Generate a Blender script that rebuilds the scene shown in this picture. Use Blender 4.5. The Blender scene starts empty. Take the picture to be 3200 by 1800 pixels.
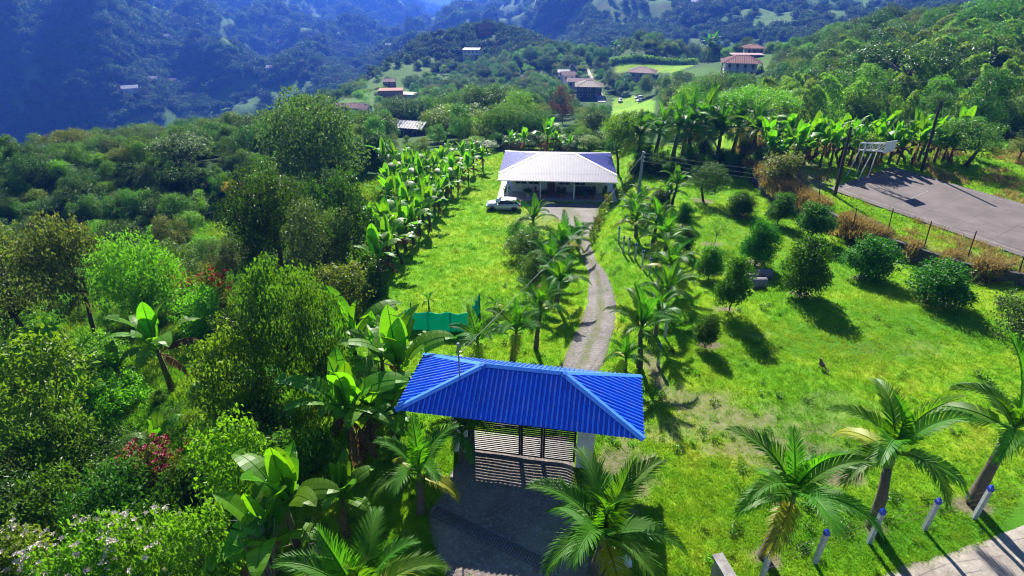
import bpy, math, random
import numpy as np
from mathutils import Vector, Matrix

random.seed(7)
RNG = np.random.default_rng(7)
sc = bpy.context.scene
COL = sc.collection

# ------------------------------------------------------------------ camera
TH = math.radians(29.0)
CAMZ = 19.5
FD = 1430.0                       # focal length in units of a 2576 x 1449 picture
CX, CY = 1288.0, 724.5
cd = bpy.data.cameras.new("camera")
cd.sensor_width = 36.0
cd.lens = 36.0 * FD / 2576.0
cd.clip_start = 0.1
cd.clip_end = 20000
cam = bpy.data.objects.new("camera", cd)
cam.location = (0, 0, CAMZ)
cam.rotation_euler = (math.radians(90) - TH, 0, 0)
COL.objects.link(cam)
sc.camera = cam

# ------------------------------------------------------------------ sky, sun, exposure
SUN_EL = math.radians(35.0)
SUN_AZ = math.radians(-4.0)       # measured from +Y towards +X
world = bpy.data.worlds.new("World")
sc.world = world
world.use_nodes = True
wn = world.node_tree
wn.nodes.clear()
sky = wn.nodes.new("ShaderNodeTexSky")
sky.sky_type = 'NISHITA'
sky.sun_disc = False
sky.sun_elevation = SUN_EL
sky.sun_rotation = SUN_AZ
sky.altitude = 1500
sky.air_density = 1.0
sky.dust_density = 0.3
sky.ozone_density = 4.0
bg = wn.nodes.new("ShaderNodeBackground")
bg.inputs[1].default_value = 0.052
wo = wn.nodes.new("ShaderNodeOutputWorld")
wn.links.new(sky.outputs[0], bg.inputs[0])
wn.links.new(bg.outputs[0], wo.inputs[0])

sl = bpy.data.lights.new("sun", 'SUN')
sl.energy = 5.0
sl.angle = math.radians(0.5)
sl.color = (1.0, 0.95, 0.85)
sun = bpy.data.objects.new("sun", sl)
COL.objects.link(sun)
sdir = Vector((math.sin(SUN_AZ) * math.cos(SUN_EL), math.cos(SUN_AZ) * math.cos(SUN_EL), math.sin(SUN_EL)))
sun.rotation_euler = sdir.to_track_quat('Z', 'Y').to_euler()
sun.location = sdir * 200

sc.view_settings.view_transform = 'Standard'
sc.view_settings.look = 'None'
sc.view_settings.exposure = 1.4
sc.view_settings.gamma = 1.0
sc.view_settings.use_curve_mapping = False
sc.render.engine = 'CYCLES'
cy = sc.cycles
cy.use_denoising = True
cy.filter_width = 1.1
cy.max_bounces = 6
cy.diffuse_bounces = 3
cy.glossy_bounces = 2
cy.transmission_bounces = 4
cy.transparent_max_bounces = 4
cy.volume_bounces = 0
cy.caustics_reflective = False
cy.caustics_refractive = False
cy.sample_clamp_indirect = 4.0
cy.sample_clamp_direct = 12.0

# ------------------------------------------------------------------ projection helpers
CT, ST = math.cos(TH), math.sin(TH)
def ray(px, py):
    """slope pair (u, t): world = (u*Y, Y, CAMZ + t*Y)"""
    v = (CY - py) / FD
    t = (v * CT - ST) / (CT + v * ST)
    u = (px - CX) / FD * (CT - t * ST)
    return u, t
def W(px, py, Y):
    u, t = ray(px, py)
    return Vector((u * Y, Y, CAMZ + t * Y))
def proj(x, y, z):
    z = z - CAMZ
    d = y * CT - z * ST
    return CX + FD * x / d, CY - FD * (y * ST + z * CT) / d, d

# ------------------------------------------------------------------ numpy noise
def _hash(ix, iy, seed):
    n = (ix.astype(np.int64) * 374761393 + iy.astype(np.int64) * 668265263 + seed * 974634777) & 0xFFFFFFFF
    n = ((n ^ (n >> 13)) * 1274126177) & 0xFFFFFFFF
    n = n ^ (n >> 16)
    return (n & 0xFFFF) / 65535.0
def vnoise(x, y, seed=0):
    ix = np.floor(x); iy = np.floor(y)
    fx = x - ix; fy = y - iy
    fx = fx * fx * fx * (fx * (fx * 6 - 15) + 10); fy = fy * fy * fy * (fy * (fy * 6 - 15) + 10)
    a = _hash(ix, iy, seed); b = _hash(ix + 1, iy, seed)
    c = _hash(ix, iy + 1, seed); d = _hash(ix + 1, iy + 1, seed)
    return (a + (b - a) * fx) * (1 - fy) + (c + (d - c) * fx) * fy
def fbm(x, y, oct=4, seed=0, ridged=False):
    s = 0; a = 0.5; tot = 0
    for i in range(oct):
        n = vnoise(x * 2 ** i + 17.3 * i, y * 2 ** i - 9.1 * i, seed + i)
        if ridged: n = 1 - np.abs(2 * n - 1)
        s = s + a * n; tot += a; a *= 0.5
    return s / tot
def sstep(a, b, x):
    t = np.clip((x - a) / (b - a), 0, 1)
    return t * t * (3 - 2 * t)

# ------------------------------------------------------------------ terrain height
CP = [  # (px, py, Y): where the ground is seen, and hidden valley floors behind crests
 (-500,470,75),(-100,430,100),(300,410,110),(700,385,110),(1000,375,105),(1200,368,100),(1400,366,98),(1600,366,98),(1800,366,95),(2050,372,90),(2300,380,85),(2600,390,85),(3000,380,80),
 (100,414,135),(0,428,150),(-400,445,150),(300,402,165),(400,376,190),(560,348,210),(700,318,230),(820,282,260),(700,358,155),(900,352,145),(1040,340,165),(1200,325,150),(1400,332,140),(1600,318,150),(1750,300,150),
 (890,290,240),(1000,250,300),(1080,220,370),(900,245,330),(980,185,430),(1185,150,480),(1100,115,540),(1220,84,570),(1320,110,520),(1400,150,430),(1300,190,380),(1200,250,300),(1300,270,240),
 (1445,235,300),(1440,190,345),(1490,165,380),(1580,262,255),(1610,200,310),(1600,160,380),(1740,158,360),(1560,150,400),(1860,195,255),(1900,150,300),(1700,230,250),(1780,260,200),
 (1950,300,140),(2000,200,200),(2150,170,180),(2200,105,240),(2350,250,115),(2400,110,190),(2576,90,165),(2576,250,110),(2800,60,150),(2900,200,100),(3200,100,120),
 # hidden ground behind the near crests
 (0,560,330),(300,540,360),(600,440,420),(800,340,520),(1000,230,720),(1130,170,900),(1300,185,760),(1500,200,520),(1750,200,470),(2000,195,380),(2250,160,380),(2500,160,340),(-500,560,330),(2900,150,320),
 # left mountain: steep near face, lit shelf behind its crest, next face
 (-500,430,620),(0,395,640),(230,335,650),(450,296,690),(650,248,735),(760,215,770),(850,200,810),(1000,152,950),(1100,112,1200),
 (-500,20,790),(0,30,810),(133,42,815),(230,70,820),(336,92,830),(460,124,835),(566,142,840),(672,164,850),(760,193,845),
 (0,-20,1050),(133,0,1060),(230,22,1080),(336,46,1090),(460,76,1120),(566,94,1150),(672,110,1180),(760,126,1200),(860,140,1150),
 (-500,-220,1300),(0,-140,1350),(230,-70,1330),(460,5,1330),(660,46,1420),(850,68,1550),(960,95,1600),(1060,95,1800),
 (460,-25,1650),(660,14,1750),(850,42,1950),(1000,60,2100),(1100,85,2300),(660,-90,2050),(850,-40,2400),(980,0,2800),(1060,40,2900),(300,-190,2100),(0,-230,1900),
 # far valley
 (1150,95,2300),(1185,70,3000),(1190,48,4200),(1170,22,5200),(1140,-25,6500),(1230,-30,6500),(1000,-70,6500),
 # right mountain: steep face at the left end, terraced spurs to the right
 (1290,122,1000),(1225,66,1280),(1262,15,1400),(1310,-40,1500),(1400,-110,1600),(1380,118,860),(1400,20,1000),(1480,130,720),(1500,60,860),(1520,-20,1050),
 (1600,134,620),(1610,98,690),(1640,40,960),(1650,-50,1150),(1650,-160,1400),
 (1800,120,585),(1810,92,640),(1830,20,950),(1850,-60,1100),(2000,114,540),(2010,90,590),(2030,15,900),(2050,-70,1050),(2250,112,510),(2260,88,560),(2280,12,860),(2300,-80,1000),
 (2500,112,470),(2510,82,520),(2530,12,800),(2550,-90,950),(3000,60,540),(3000,-100,820),(1800,-170,1450),(2100,-190,1350),(2400,-200,1250),(2800,-210,1150),(3200,-220,1100),
 (500,-105,6500),(1600,-105,6500),(2400,-105,6500),(-500,-105,6500),(3200,-105,6500),(2000,-130,3500),(0,-130,3800),
]
_cp = []
for px, py, Y in CP:
    u, t = ray(px, py)
    _cp.append((u * 1.6, math.log(Y), t))
_cp = np.array(_cp)
def _phi(r): return r ** 1.5
_D = np.sqrt(((_cp[:, None, :2] - _cp[None, :, :2]) ** 2).sum(-1))
_n = len(_cp)
_A = np.zeros((_n + 3, _n + 3))
_A[:_n, :_n] = _phi(_D) + np.eye(_n) * 0.01
_A[:_n, _n] = 1; _A[:_n, _n + 1:] = _cp[:, :2]
_A[_n, :_n] = 1; _A[_n + 1:, :_n] = _cp[:, :2].T
_w = np.linalg.solve(_A, np.concatenate([_cp[:, 2], [0, 0, 0]]))
def far_h(x, y):
    y = np.maximum(y, 30.0)
    q0 = np.clip(x / y, -1.6, 1.9) * 1.6; q1 = np.log(y)
    out = _w[_n] + _w[_n + 1] * q0 + _w[_n + 2] * q1
    for i in range(_n):
        out = out + _w[i] * _phi(np.sqrt((q0 - _cp[i, 0]) ** 2 + (q1 - _cp[i, 1]) ** 2))
    r = np.hypot(x, y)
    a1 = sstep(330, 900, r) * (1 - .8 * sstep(2400, 4500, r))
    n1 = fbm(x / 210 + 3.1, y / 330 + x / 520, 5, 11, True) - 0.55
    n2 = fbm(x / 110, y / 110, 4, 23) - 0.5
    return CAMZ + out * y + n1 * a1 * np.minimum(r * 0.085, 150) + n2 * (6 * sstep(110, 240, r) + 0.018 * r * a1)

GATE = dict(x=.49, y=19.77, yaw=-.17, L=10.385, W=4.15, ze=3.255, zr=4.555, r=1.685)
HOUSE = dict(x=5.98, y=73.07, yaw=-.07, L=14.53, W=9.9, ze=-2.18, zr=-.97, r=2.21, fz=-5.0)
COURT_Z = -0.1
TOE_Y = np.array([0, 24, 28, 32, 36, 40, 45, 50, 56, 62, 68, 80, 100.])
TOE_X = np.array([7, 7, 6.8, 6.9, 6.8, 6.4, 6.2, 6.8, 9.2, 11.5, 13.6, 15.5, 17.])
# retaining wall line (foot of the court terrace), from far-left to near-right
WALL = np.array([(30.5, 75), (29.4, 68), (28.6, 61.1), (29, 54.7), (30, 48.7), (31.4, 44.3), (34.6, 39.4), (38.6, 37.1), (52, 29), (75, 18.)])
def wall_sd(x, y):
    """signed distance: positive on the court side"""
    best = np.full(np.shape(x), 1e9); sgn = np.ones(np.shape(x))
    for (ax, ay), (bx, by) in zip(WALL[:-1], WALL[1:]):
        dx, dy = bx - ax, by - ay
        k = np.clip(((x - ax) * dx + (y - ay) * dy) / (dx * dx + dy * dy), 0, 1)
        d = np.hypot(x - ax - k * dx, y - ay - k * dy)
        s = np.sign(dx * (y - ay) - dy * (x - ax))
        m = d < best
        best = np.where(m, d, best); sgn = np.where(m, s, sgn)
    return best * sgn
def near_h(x, y):
    base = -0.1108 * np.clip(y - 20, 0, 46.5)
    base = base - 0.10 * np.maximum(y - 82, 0)
    orch = -0.06 * np.maximum(y - 20, 0)
    toe = np.interp(y, TOE_Y, TOE_X)
    k = sstep(0, 2.6, x - toe)
    z = base * (1 - k) + orch * k
    # left side falls away
    e = -(x + 6.5 + 0.06 * np.maximum(y - 20, 0))
    e = np.maximum(e + 0.0, 0)
    z = z - 11.0 * (1 - np.exp(-0.03 * e * sstep(0, 8, e)))
    # gentle swell in the lower lawn, fine unevenness
    z = z + 0.35 * np.exp(-(((x - 22) / 9) ** 2 + ((y - 33) / 4.0) ** 2)) - 0.15 * np.exp(-(((x - 20) / 9) ** 2 + ((y - 40) / 4) ** 2))
    off = sstep(7, 10, x) + sstep(4, 7, -x)
    z = z + (fbm(x / 3.1, y / 3.1, 3, 5) - 0.5) * 0.22 * np.clip(off, 0, 1)
    z = z + (fbm(x / 0.7, y / 0.7, 2, 6) - 0.5) * 0.05
    sd = wall_sd(x, y)
    z = np.where(sd > 0.25, COURT_Z + (fbm(x / 2.0, y / 2.0, 2, 9) - 0.5) * 0.06 - 0.03, z)
    return z
def H(x, y):
    x = np.asarray(x, float); y = np.asarray(y, float)
    k = sstep(84, 104, y + 0.15 * np.abs(x))
    # the court terrace keeps its own level a little further back
    shp = x.shape
    out = near_h(x, y)
    m = k > 0
    if m.any():
        if shp:
            f = far_h(x[m], y[m]); out[m] = out[m] * (1 - k[m]) + f * k[m]
        else:
            out = out * (1 - k) + far_h(x, y) * k
    return out
def Hs(x, y): return float(H(np.array([x]), np.array([y]))[0])
def G(px, py, ymax=3000.0):
    """first ground point under a picture point"""
    u, t = ray(px, py)
    Y = np.exp(np.linspace(math.log(9.0), math.log(ymax), 2600))
    d = CAMZ + t * Y - H(u * Y, Y)
    i = int(np.argmax(d < 0))
    if d[i] >= 0: i = len(Y) - 1
    y0, y1, d0, d1 = Y[max(i - 1, 0)], Y[i], d[max(i - 1, 0)], d[i]
    k = d0 / (d0 - d1) if d0 != d1 else 0
    y = y0 + (y1 - y0) * k
    x = u * y
    return Vector((x, y, Hs(x, y)))
# ------------------------------------------------------------------ object helpers
def tag(o, label=None, cat=None, group=None, kind=None):
    if label: o["label"] = label
    if cat: o["category"] = cat
    if group: o["group"] = group
    if kind: o["kind"] = kind
    return o
def link(o, parent=None):
    COL.objects.link(o)
    if parent is not None: o.parent = parent
    return o
def empty(name, loc=(0, 0, 0), rz=0.0, scale=1.0):
    o = bpy.data.objects.new(name, None)
    o.empty_display_size = 0.3
    o.location = loc
    o.rotation_euler = (0, 0, rz)
    o.scale = (scale,) * 3 if not hasattr(scale, '__len__') else scale
    return link(o)
def place(name, mesh, parent=None, loc=(0, 0, 0), rot=(0, 0, 0), scale=1.0, mat=None):
    o = bpy.data.objects.new(name, mesh)
    o.location = loc
    o.rotation_euler = rot
    o.scale = (scale,) * 3 if not hasattr(scale, '__len__') else scale
    link(o, parent)
    if mat is not None:
        o.material_slots[0].link = 'OBJECT'
        o.material_slots[0].material = mat
    return o
def mesh_np(name, verts, faces, mat=None, smooth=False, rnd=None):
    """verts (n,3) array, faces (m,k) int array (all the same k) or list of lists"""
    me = bpy.data.meshes.new(name)
    if isinstance(faces, np.ndarray):
        n, k = faces.shape
        me.vertices.add(len(verts)); me.vertices.foreach_set("co", np.asarray(verts, np.float32).ravel())
        me.loops.add(n * k); me.loops.foreach_set("vertex_index", faces.astype(np.int32).ravel())
        me.polygons.add(n); me.polygons.foreach_set("loop_start", np.arange(0, n * k, k, dtype=np.int32))
        me.update(calc_edges=True)
    else:
        me.from_pydata([tuple(v) for v in verts], [], faces)
    if mat is not None: me.materials.append(mat)
    if smooth: me.polygons.foreach_set("use_smooth", np.ones(len(me.polygons), bool))
    if rnd is not None:
        a = me.attributes.new("rnd", 'FLOAT', 'FACE')
        a.data.foreach_set("value", np.asarray(rnd, np.float32))
    return me
class MB:
    """collects simple solids into one mesh"""
    def __init__(s): s.v = []; s.f = []
    def add(s, vs, fs):
        b = len(s.v); s.v += [Vector(v) for v in vs]; s.f += [[i + b for i in f] for f in fs]; return s
    def box(s, c, d, rz=0.0, rx=0.0, taper=1.0):
        hx, hy, hz = d[0] / 2, d[1] / 2, d[2] / 2
        M = Matrix.Rotation(rz, 3, 'Z') @ Matrix.Rotation(rx, 3, 'X')
        vs = []
        for z in (-hz, hz):
            k = taper if z > 0 else 1.0
            for x, y in ((-hx, -hy), (hx, -hy), (hx, hy), (-hx, hy)):
                vs.append(Vector(c) + M @ Vector((x * k, y * k, z)))
        return s.add(vs, [[3, 2, 1, 0], [4, 5, 6, 7], [0, 1, 5, 4], [1, 2, 6, 5], [2, 3, 7, 6], [3, 0, 4, 7]])
    def bar(s, a, b, w, h=None, n=4, w2=None):
        """tube from a to b; w radius at a, w2 at b"""
        a, b = Vector(a), Vector(b)
        return s.tube([a, b], [w, w if w2 is None else w2], n)
    def tube(s, pts, rad, n=8, cap=True):
        pts = [Vector(p) for p in pts]
        b = len(s.v); up = Vector((0, 0, 1)); fr = []
        for i, p in enumerate(pts):
            d = (pts[min(i + 1, len(pts) - 1)] - pts[max(i - 1, 0)]).normalized()
            x = d.cross(up)
            if x.length < 1e-3: x = d.cross(Vector((0, 1, 0)))
            x.normalize(); y = x.cross(d).normalized()
            r = rad[i] if hasattr(rad, '__len__') else rad
            for k in range(n):
                a = 2 * math.pi * (k + .5) / n
                s.v.append(p + x * math.cos(a) * r + y * math.sin(a) * r)
        for i in range(len(pts) - 1):
            for k in range(n):
                k2 = (k + 1) % n
                s.f.append([b + i * n + k, b + i * n + k2, b + (i + 1) * n + k2, b + (i + 1) * n + k])
        if cap:
            s.f.append([b + k for k in range(n)][::-1]); s.f.append([b + (len(pts) - 1) * n + k for k in range(n)])
        return s
    def lathe(s, prof, n=12, c=(0, 0, 0)):
        b = len(s.v); c = Vector(c)
        for r, z in prof:
            for k in range(n):
                a = 2 * math.pi * k / n
                s.v.append(c + Vector((r * math.cos(a), r * math.sin(a), z)))
        for i in range(len(prof) - 1):
            for k in range(n):
                k2 = (k + 1) % n
                s.f.append([b + i * n + k, b + i * n + k2, b + (i + 1) * n + k2, b + (i + 1) * n + k])
        s.f.append([b + k for k in range(n)][::-1]); s.f.append([b + (len(prof) - 1) * n + k for k in range(n)])
        return s
    def mesh(s, name, mat, smooth=False):
        return mesh_np(name, s.v, s.f, mat, smooth)
    def build(s, name, mat, parent=None, smooth=False, **k):
        return place(name, s.mesh(name, mat, smooth), parent, **k)

# ------------------------------------------------------------------ materials
def new_mat(name):
    m = bpy.data.materials.new(name); m.use_nodes = True
    nt = m.node_tree; nt.nodes.clear()
    out = nt.nodes.new("ShaderNodeOutputMaterial")
    return m, nt, out
def N(nt, typ, **kw):
    n = nt.nodes.new(typ)
    for k, v in kw.items(): setattr(n, k, v)
    return n
def noise(nt, scale, detail=4, rough=.6, coord=None, w=None):
    n = N(nt, "ShaderNodeTexNoise"); n.inputs["Scale"].default_value = scale
    n.inputs["Detail"].default_value = detail; n.inputs["Roughness"].default_value = rough
    if coord is not None: nt.links.new(coord, n.inputs["Vector"])
    return n
def ramp(nt, src, stops):
    r = N(nt, "ShaderNodeValToRGB"); e = r.color_ramp.elements
    while len(e) < len(stops): e.new(0.5)
    for i, (p, c) in enumerate(stops):
        e[i].position = p; e[i].color = (*c, 1) if len(c) == 3 else c
    nt.links.new(src, r.inputs[0]); return r
def mixc(nt, fac, a, b, blend='MIX'):
    m = N(nt, "ShaderNodeMix", data_type='RGBA', blend_type=blend)
    for s, v in ((m.inputs[0], fac), (m.inputs[6], a), (m.inputs[7], b)):
        if hasattr(v, 'is_linked') or hasattr(v, 'node'): nt.links.new(v, s)
        elif hasattr(v, '__len__'): s.default_value = (*v, 1) if len(v) == 3 else v
        else: s.default_value = v
    return m.outputs[2]
def math_n(nt, op, a, b=0.0, clamp=False):
    m = N(nt, "ShaderNodeMath", operation=op, use_clamp=clamp)
    for s, v in ((m.inputs[0], a), (m.inputs[1], b)):
        if hasattr(v, 'node'): nt.links.new(v, s)
        else: s.default_value = v
    return m.outputs[0]
def bump(nt, h, dist, strength=1.0):
    b = N(nt, "ShaderNodeBump"); b.inputs["Strength"].default_value = strength
    b.inputs["Distance"].default_value = dist
    nt.links.new(h, b.inputs["Height"]); return b.outputs[0]
MATS = {}
def solid(name, c1, c2=None, rough=.6, metal=0.0, scale=4.0, bumpd=0.0, spec=.5, stretch=None, fine=None):
    """paint, plaster, metal, wood: two tones mixed by noise, optional relief"""
    if name in MATS: return MATS[name]
    m, nt, out = new_mat(name)
    tc = N(nt, "ShaderNodeTexCoord"); co = tc.outputs["Object"]
    if stretch:
        mp = N(nt, "ShaderNodeMapping"); mp.inputs["Scale"].default_value = stretch
        nt.links.new(co, mp.inputs[0]); co = mp.outputs[0]
    nz = noise(nt, scale, 5, .65, co)
    c2 = c2 or tuple(v * .75 for v in c1)
    r = ramp(nt, nz.outputs[0], [(.35, c2), (.65, c1)])
    p = N(nt, "ShaderNodeBsdfPrincipled")
    nt.links.new(r.outputs[0], p.inputs["Base Color"])
    p.inputs["Roughness"].default_value = rough; p.inputs["Metallic"].default_value = metal
    p.inputs["Specular IOR Level"].default_value = spec
    if bumpd:
        n2 = noise(nt, fine or scale * 6, 4, .7, co)
        nt.links.new(bump(nt, n2.outputs[0], bumpd), p.inputs["Normal"])
    nt.links.new(p.outputs[0], out.inputs[0])
    MATS[name] = m; return m
def leafmat(name, c1, c2, tr=.4, rough=.45, trans=None, spec=.35, tint=.12, nscale=.8, tips=None):
    """leaf: two tones per leaf, light passing through"""
    if name in MATS: return MATS[name]
    m, nt, out = new_mat(name)
    at = N(nt, "ShaderNodeAttribute", attribute_name="rnd")
    oi = N(nt, "ShaderNodeObjectInfo")
    tc = N(nt, "ShaderNodeTexCoord")
    nz = noise(nt, nscale, 3, .6, tc.outputs["Object"])
    f = math_n(nt, 'ADD', math_n(nt, 'MULTIPLY', at.outputs["Fac"], .55), math_n(nt, 'MULTIPLY', math_n(nt, 'SUBTRACT', nz.outputs[0], .22), .8), True)
    col = mixc(nt, f, c2, c1)
    if tips:
        hi = math_n(nt, 'GREATER_THAN', math_n(nt, 'ADD', math_n(nt, 'MULTIPLY', nz.outputs[0], .9), math_n(nt, 'MULTIPLY', at.outputs["Fac"], .45)), tips[1])
        col = mixc(nt, hi, col, tips[0])
    hs = N(nt, "ShaderNodeHueSaturation")
    hs.inputs["Hue"].default_value = .5
    nt.links.new(math_n(nt, 'ADD', math_n(nt, 'MULTIPLY', math_n(nt, 'SUBTRACT', oi.outputs["Random"], .5), tint * .35), .5), hs.inputs["Hue"])
    nt.links.new(math_n(nt, 'ADD', math_n(nt, 'MULTIPLY', math_n(nt, 'SUBTRACT', oi.outputs["Random"], .5), tint * 4), 1.0), hs.inputs["Value"])
    nt.links.new(col, hs.inputs["Color"])
    p = N(nt, "ShaderNodeBsdfPrincipled")
    nt.links.new(hs.outputs[0], p.inputs["Base Color"])
    p.inputs["Roughness"].default_value = rough
    p.inputs["Specular IOR Level"].default_value = spec
    t = N(nt, "ShaderNodeBsdfTranslucent")
    tcol = mixc(nt, 1.0, hs.outputs[0], trans or (1.5, 1.6, .5), 'MULTIPLY')
    nt.links.new(tcol, t.inputs[0])
    mx = N(nt, "ShaderNodeMixShader"); mx.inputs[0].default_value = tr
    nt.links.new(p.outputs[0], mx.inputs[1]); nt.links.new(t.outputs[0], mx.inputs[2])
    nt.links.new(mx.outputs[0], out.inputs[0])
    MATS[name] = m; return m

# ------------------------------------------------------------------ terrain mesh
az = np.radians(np.concatenate([np.arange(-100, -66, 2.0), np.arange(-66, 66.01, 0.33), np.arange(68, 101, 2.0)]))
rr = np.exp(np.arange(math.log(6.0), math.log(7800.0), 0.0125))
A_, R_ = np.meshgrid(az, rr)
TX, TY = R_ * np.sin(A_), R_ * np.cos(A_)
TZ = np.where(TY > 8, H(TX, np.maximum(TY, 8)), near_h(TX, np.maximum(TY, 8)))
TZ = np.where(TY < 8, np.minimum(TZ, 0.05), TZ)
nr, na = TX.shape
idx = np.arange(nr * na).reshape(nr, na)
tf = np.stack([idx[:-1, :-1], idx[:-1, 1:], idx[1:, 1:], idx[1:, :-1]], -1).reshape(-1, 4)[:, ::-1]
tm = mesh_np("ground", np.stack([TX, TY, TZ], -1).reshape(-1, 3), tf, None, True)
def field_mask(x, y):
    """1 where open pasture, 0 where wood, on the far slopes"""
    n = fbm(x / 95 + 5, y / 140 + 2, 4, 41)
    return sstep(.575, .63, n)
def blobs(x, y, lst):
    v = np.zeros(np.shape(x))
    for px, py, rad, s in lst:
        g = G(px, py)
        n = fbm(x / .9 + px, y / .9, 3, 71)
        v = np.maximum(v, s * sstep(1.25, .45, np.hypot((x - g.x) / rad[0], (y - g.y) / rad[1]) + (n - .5) * 1.3))
    return v
BARE = [(1760,1010,(2.6,1.4),.7),(1850,1060,(3.2,1.4),.7),(1930,1130,(3.5,1.0),.7),(2060,1080,(2.4,.8),.5),(1560,1180,(1.6,2.2),.8),(1700,1080,(3,1.2),.5),(2000,1170,(2.5,1.0),.6),
        (1650,940,(.5,3.5),.8),(1525,1240,(1.2,2.5),.7),(1921,1405,(.7,.5),.9),(2193,1328,(.7,.5),.9),(2443,1268,(.8,.5),.9),(2090,1195,(1.6,.6),.9),
        (1905,842,(.8,.4),.6),(2090,1000,(1.8,.7),.3),(2300,880,(3.,1.0),.25),(2060,1030,(3,1.2),.3),
        (1330,560,(3,5),.45),(1420,545,(4,3),.6),(2030,445,(3.0,5.0),.8),(2010,420,(3,4),.7),(2300,620,(3,2),.35),(2450,650,(3,2),.4),(1180,790,(.8,3),.3),
        (1893,662,(1.0,.7),1.),(1786,685,(1.0,.7),1.),(1834,778,(1.0,.6),1.),(2011,737,(1.1,.7),1.),(2172,697,(1.1,.7),.9),(2350,757,(1.6,.8),.8),(1788,868,(.9,.5),1.),(1797,615,(1,.8),.9),(1858,542,(1.1,.9),1.),(1715,566,(1,.8),.9),(1766,505,(1.4,1),.9)]
LUSH = [(2090,860,(5,2.2),1.),(2300,800,(8,3),.8),(1850,880,(5,3),.6),(2000,700,(6,3),.7),(2450,1350,(6,2),1.),(2050,1330,(4,1.5),.8),(1900,600,(8,6),.6)]
near = (TY < 110) & (TY > 8)
bare = np.zeros_like(TX); lush = np.zeros_like(TX); fld = np.zeros_like(TX)
bare[near] = blobs(TX[near], TY[near], BARE)
lush[near] = blobs(TX[near], TY[near], LUSH)
fld[~near] = field_mask(TX[~near], TY[~near])
cat = tm.color_attributes.new("paint", 'FLOAT_COLOR', 'POINT')
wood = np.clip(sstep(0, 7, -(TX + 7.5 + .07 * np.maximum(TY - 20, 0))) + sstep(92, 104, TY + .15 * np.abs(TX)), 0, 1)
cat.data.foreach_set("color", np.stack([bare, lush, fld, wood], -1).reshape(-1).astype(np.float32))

def grass_colour(nt, pos):
    """the lawn's own colour by place: green, yellowed and dry patches"""
    n1 = noise(nt, .16, 4, .6, pos); n2 = noise(nt, .9, 4, .65, pos); n3 = noise(nt, 7.0, 3, .7, pos)
    a = math_n(nt, 'ADD', math_n(nt, 'MULTIPLY', n1.outputs[0], .55), math_n(nt, 'ADD', math_n(nt, 'MULTIPLY', n2.outputs[0], .3), math_n(nt, 'MULTIPLY', n3.outputs[0], .15)))
    return ramp(nt, a, [(.34, (.070, .205, .007)), (.45, (.135, .315, .010)), (.55, (.215, .35, .014)), (.64, (.27, .33, .03)), (.72, (.30, .29, .07))]).outputs[0], n3, n2
gm, nt, out = new_mat("ground_cover")
geo = N(nt, "ShaderNodeNewGeometry"); pos = geo.outputs["Position"]
gc, n3, n2 = grass_colour(nt, pos)
at = N(nt, "ShaderNodeVertexColor", layer_name="paint")
sep = N(nt, "ShaderNodeSeparateColor"); nt.links.new(at.outputs[0], sep.inputs[0])
col = mixc(nt, sep.outputs[1], gc, (.07, .22, .012))
soil = ramp(nt, noise(nt, 3.5, 5, .7, pos).outputs[0], [(.3, (.11, .08, .06)), (.7, (.26, .20, .15))]).outputs[0]
bf = math_n(nt, 'MULTIPLY', sep.outputs[0], math_n(nt, 'ADD', .55, math_n(nt, 'MULTIPLY', n3.outputs[0], .9)), True)
col = mixc(nt, bf, col, soil)
# far: woodland floor against pasture
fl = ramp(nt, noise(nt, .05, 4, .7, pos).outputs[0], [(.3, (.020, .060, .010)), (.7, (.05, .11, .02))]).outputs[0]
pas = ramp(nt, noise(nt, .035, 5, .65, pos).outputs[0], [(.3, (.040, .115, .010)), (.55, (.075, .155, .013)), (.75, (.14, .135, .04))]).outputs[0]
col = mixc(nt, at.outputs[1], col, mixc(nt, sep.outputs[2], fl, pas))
p = N(nt, "ShaderNodeBsdfPrincipled"); p.inputs["Roughness"].default_value = .95; p.inputs["Specular IOR Level"].default_value = .1
nt.links.new(col, p.inputs["Base Color"])
bn = noise(nt, 14.0, 4, .75, pos)
hh = math_n(nt, 'ADD', math_n(nt, 'MULTIPLY', bn.outputs[0], .5), math_n(nt, 'MULTIPLY', n2.outputs[0], .8))
nt.links.new(bump(nt, hh, .12, .8), p.inputs["Normal"])
nt.links.new(p.outputs[0], out.inputs[0])
tm.materials.append(gm)
ground = place("ground", tm); tag(ground, kind="structure")
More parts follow.
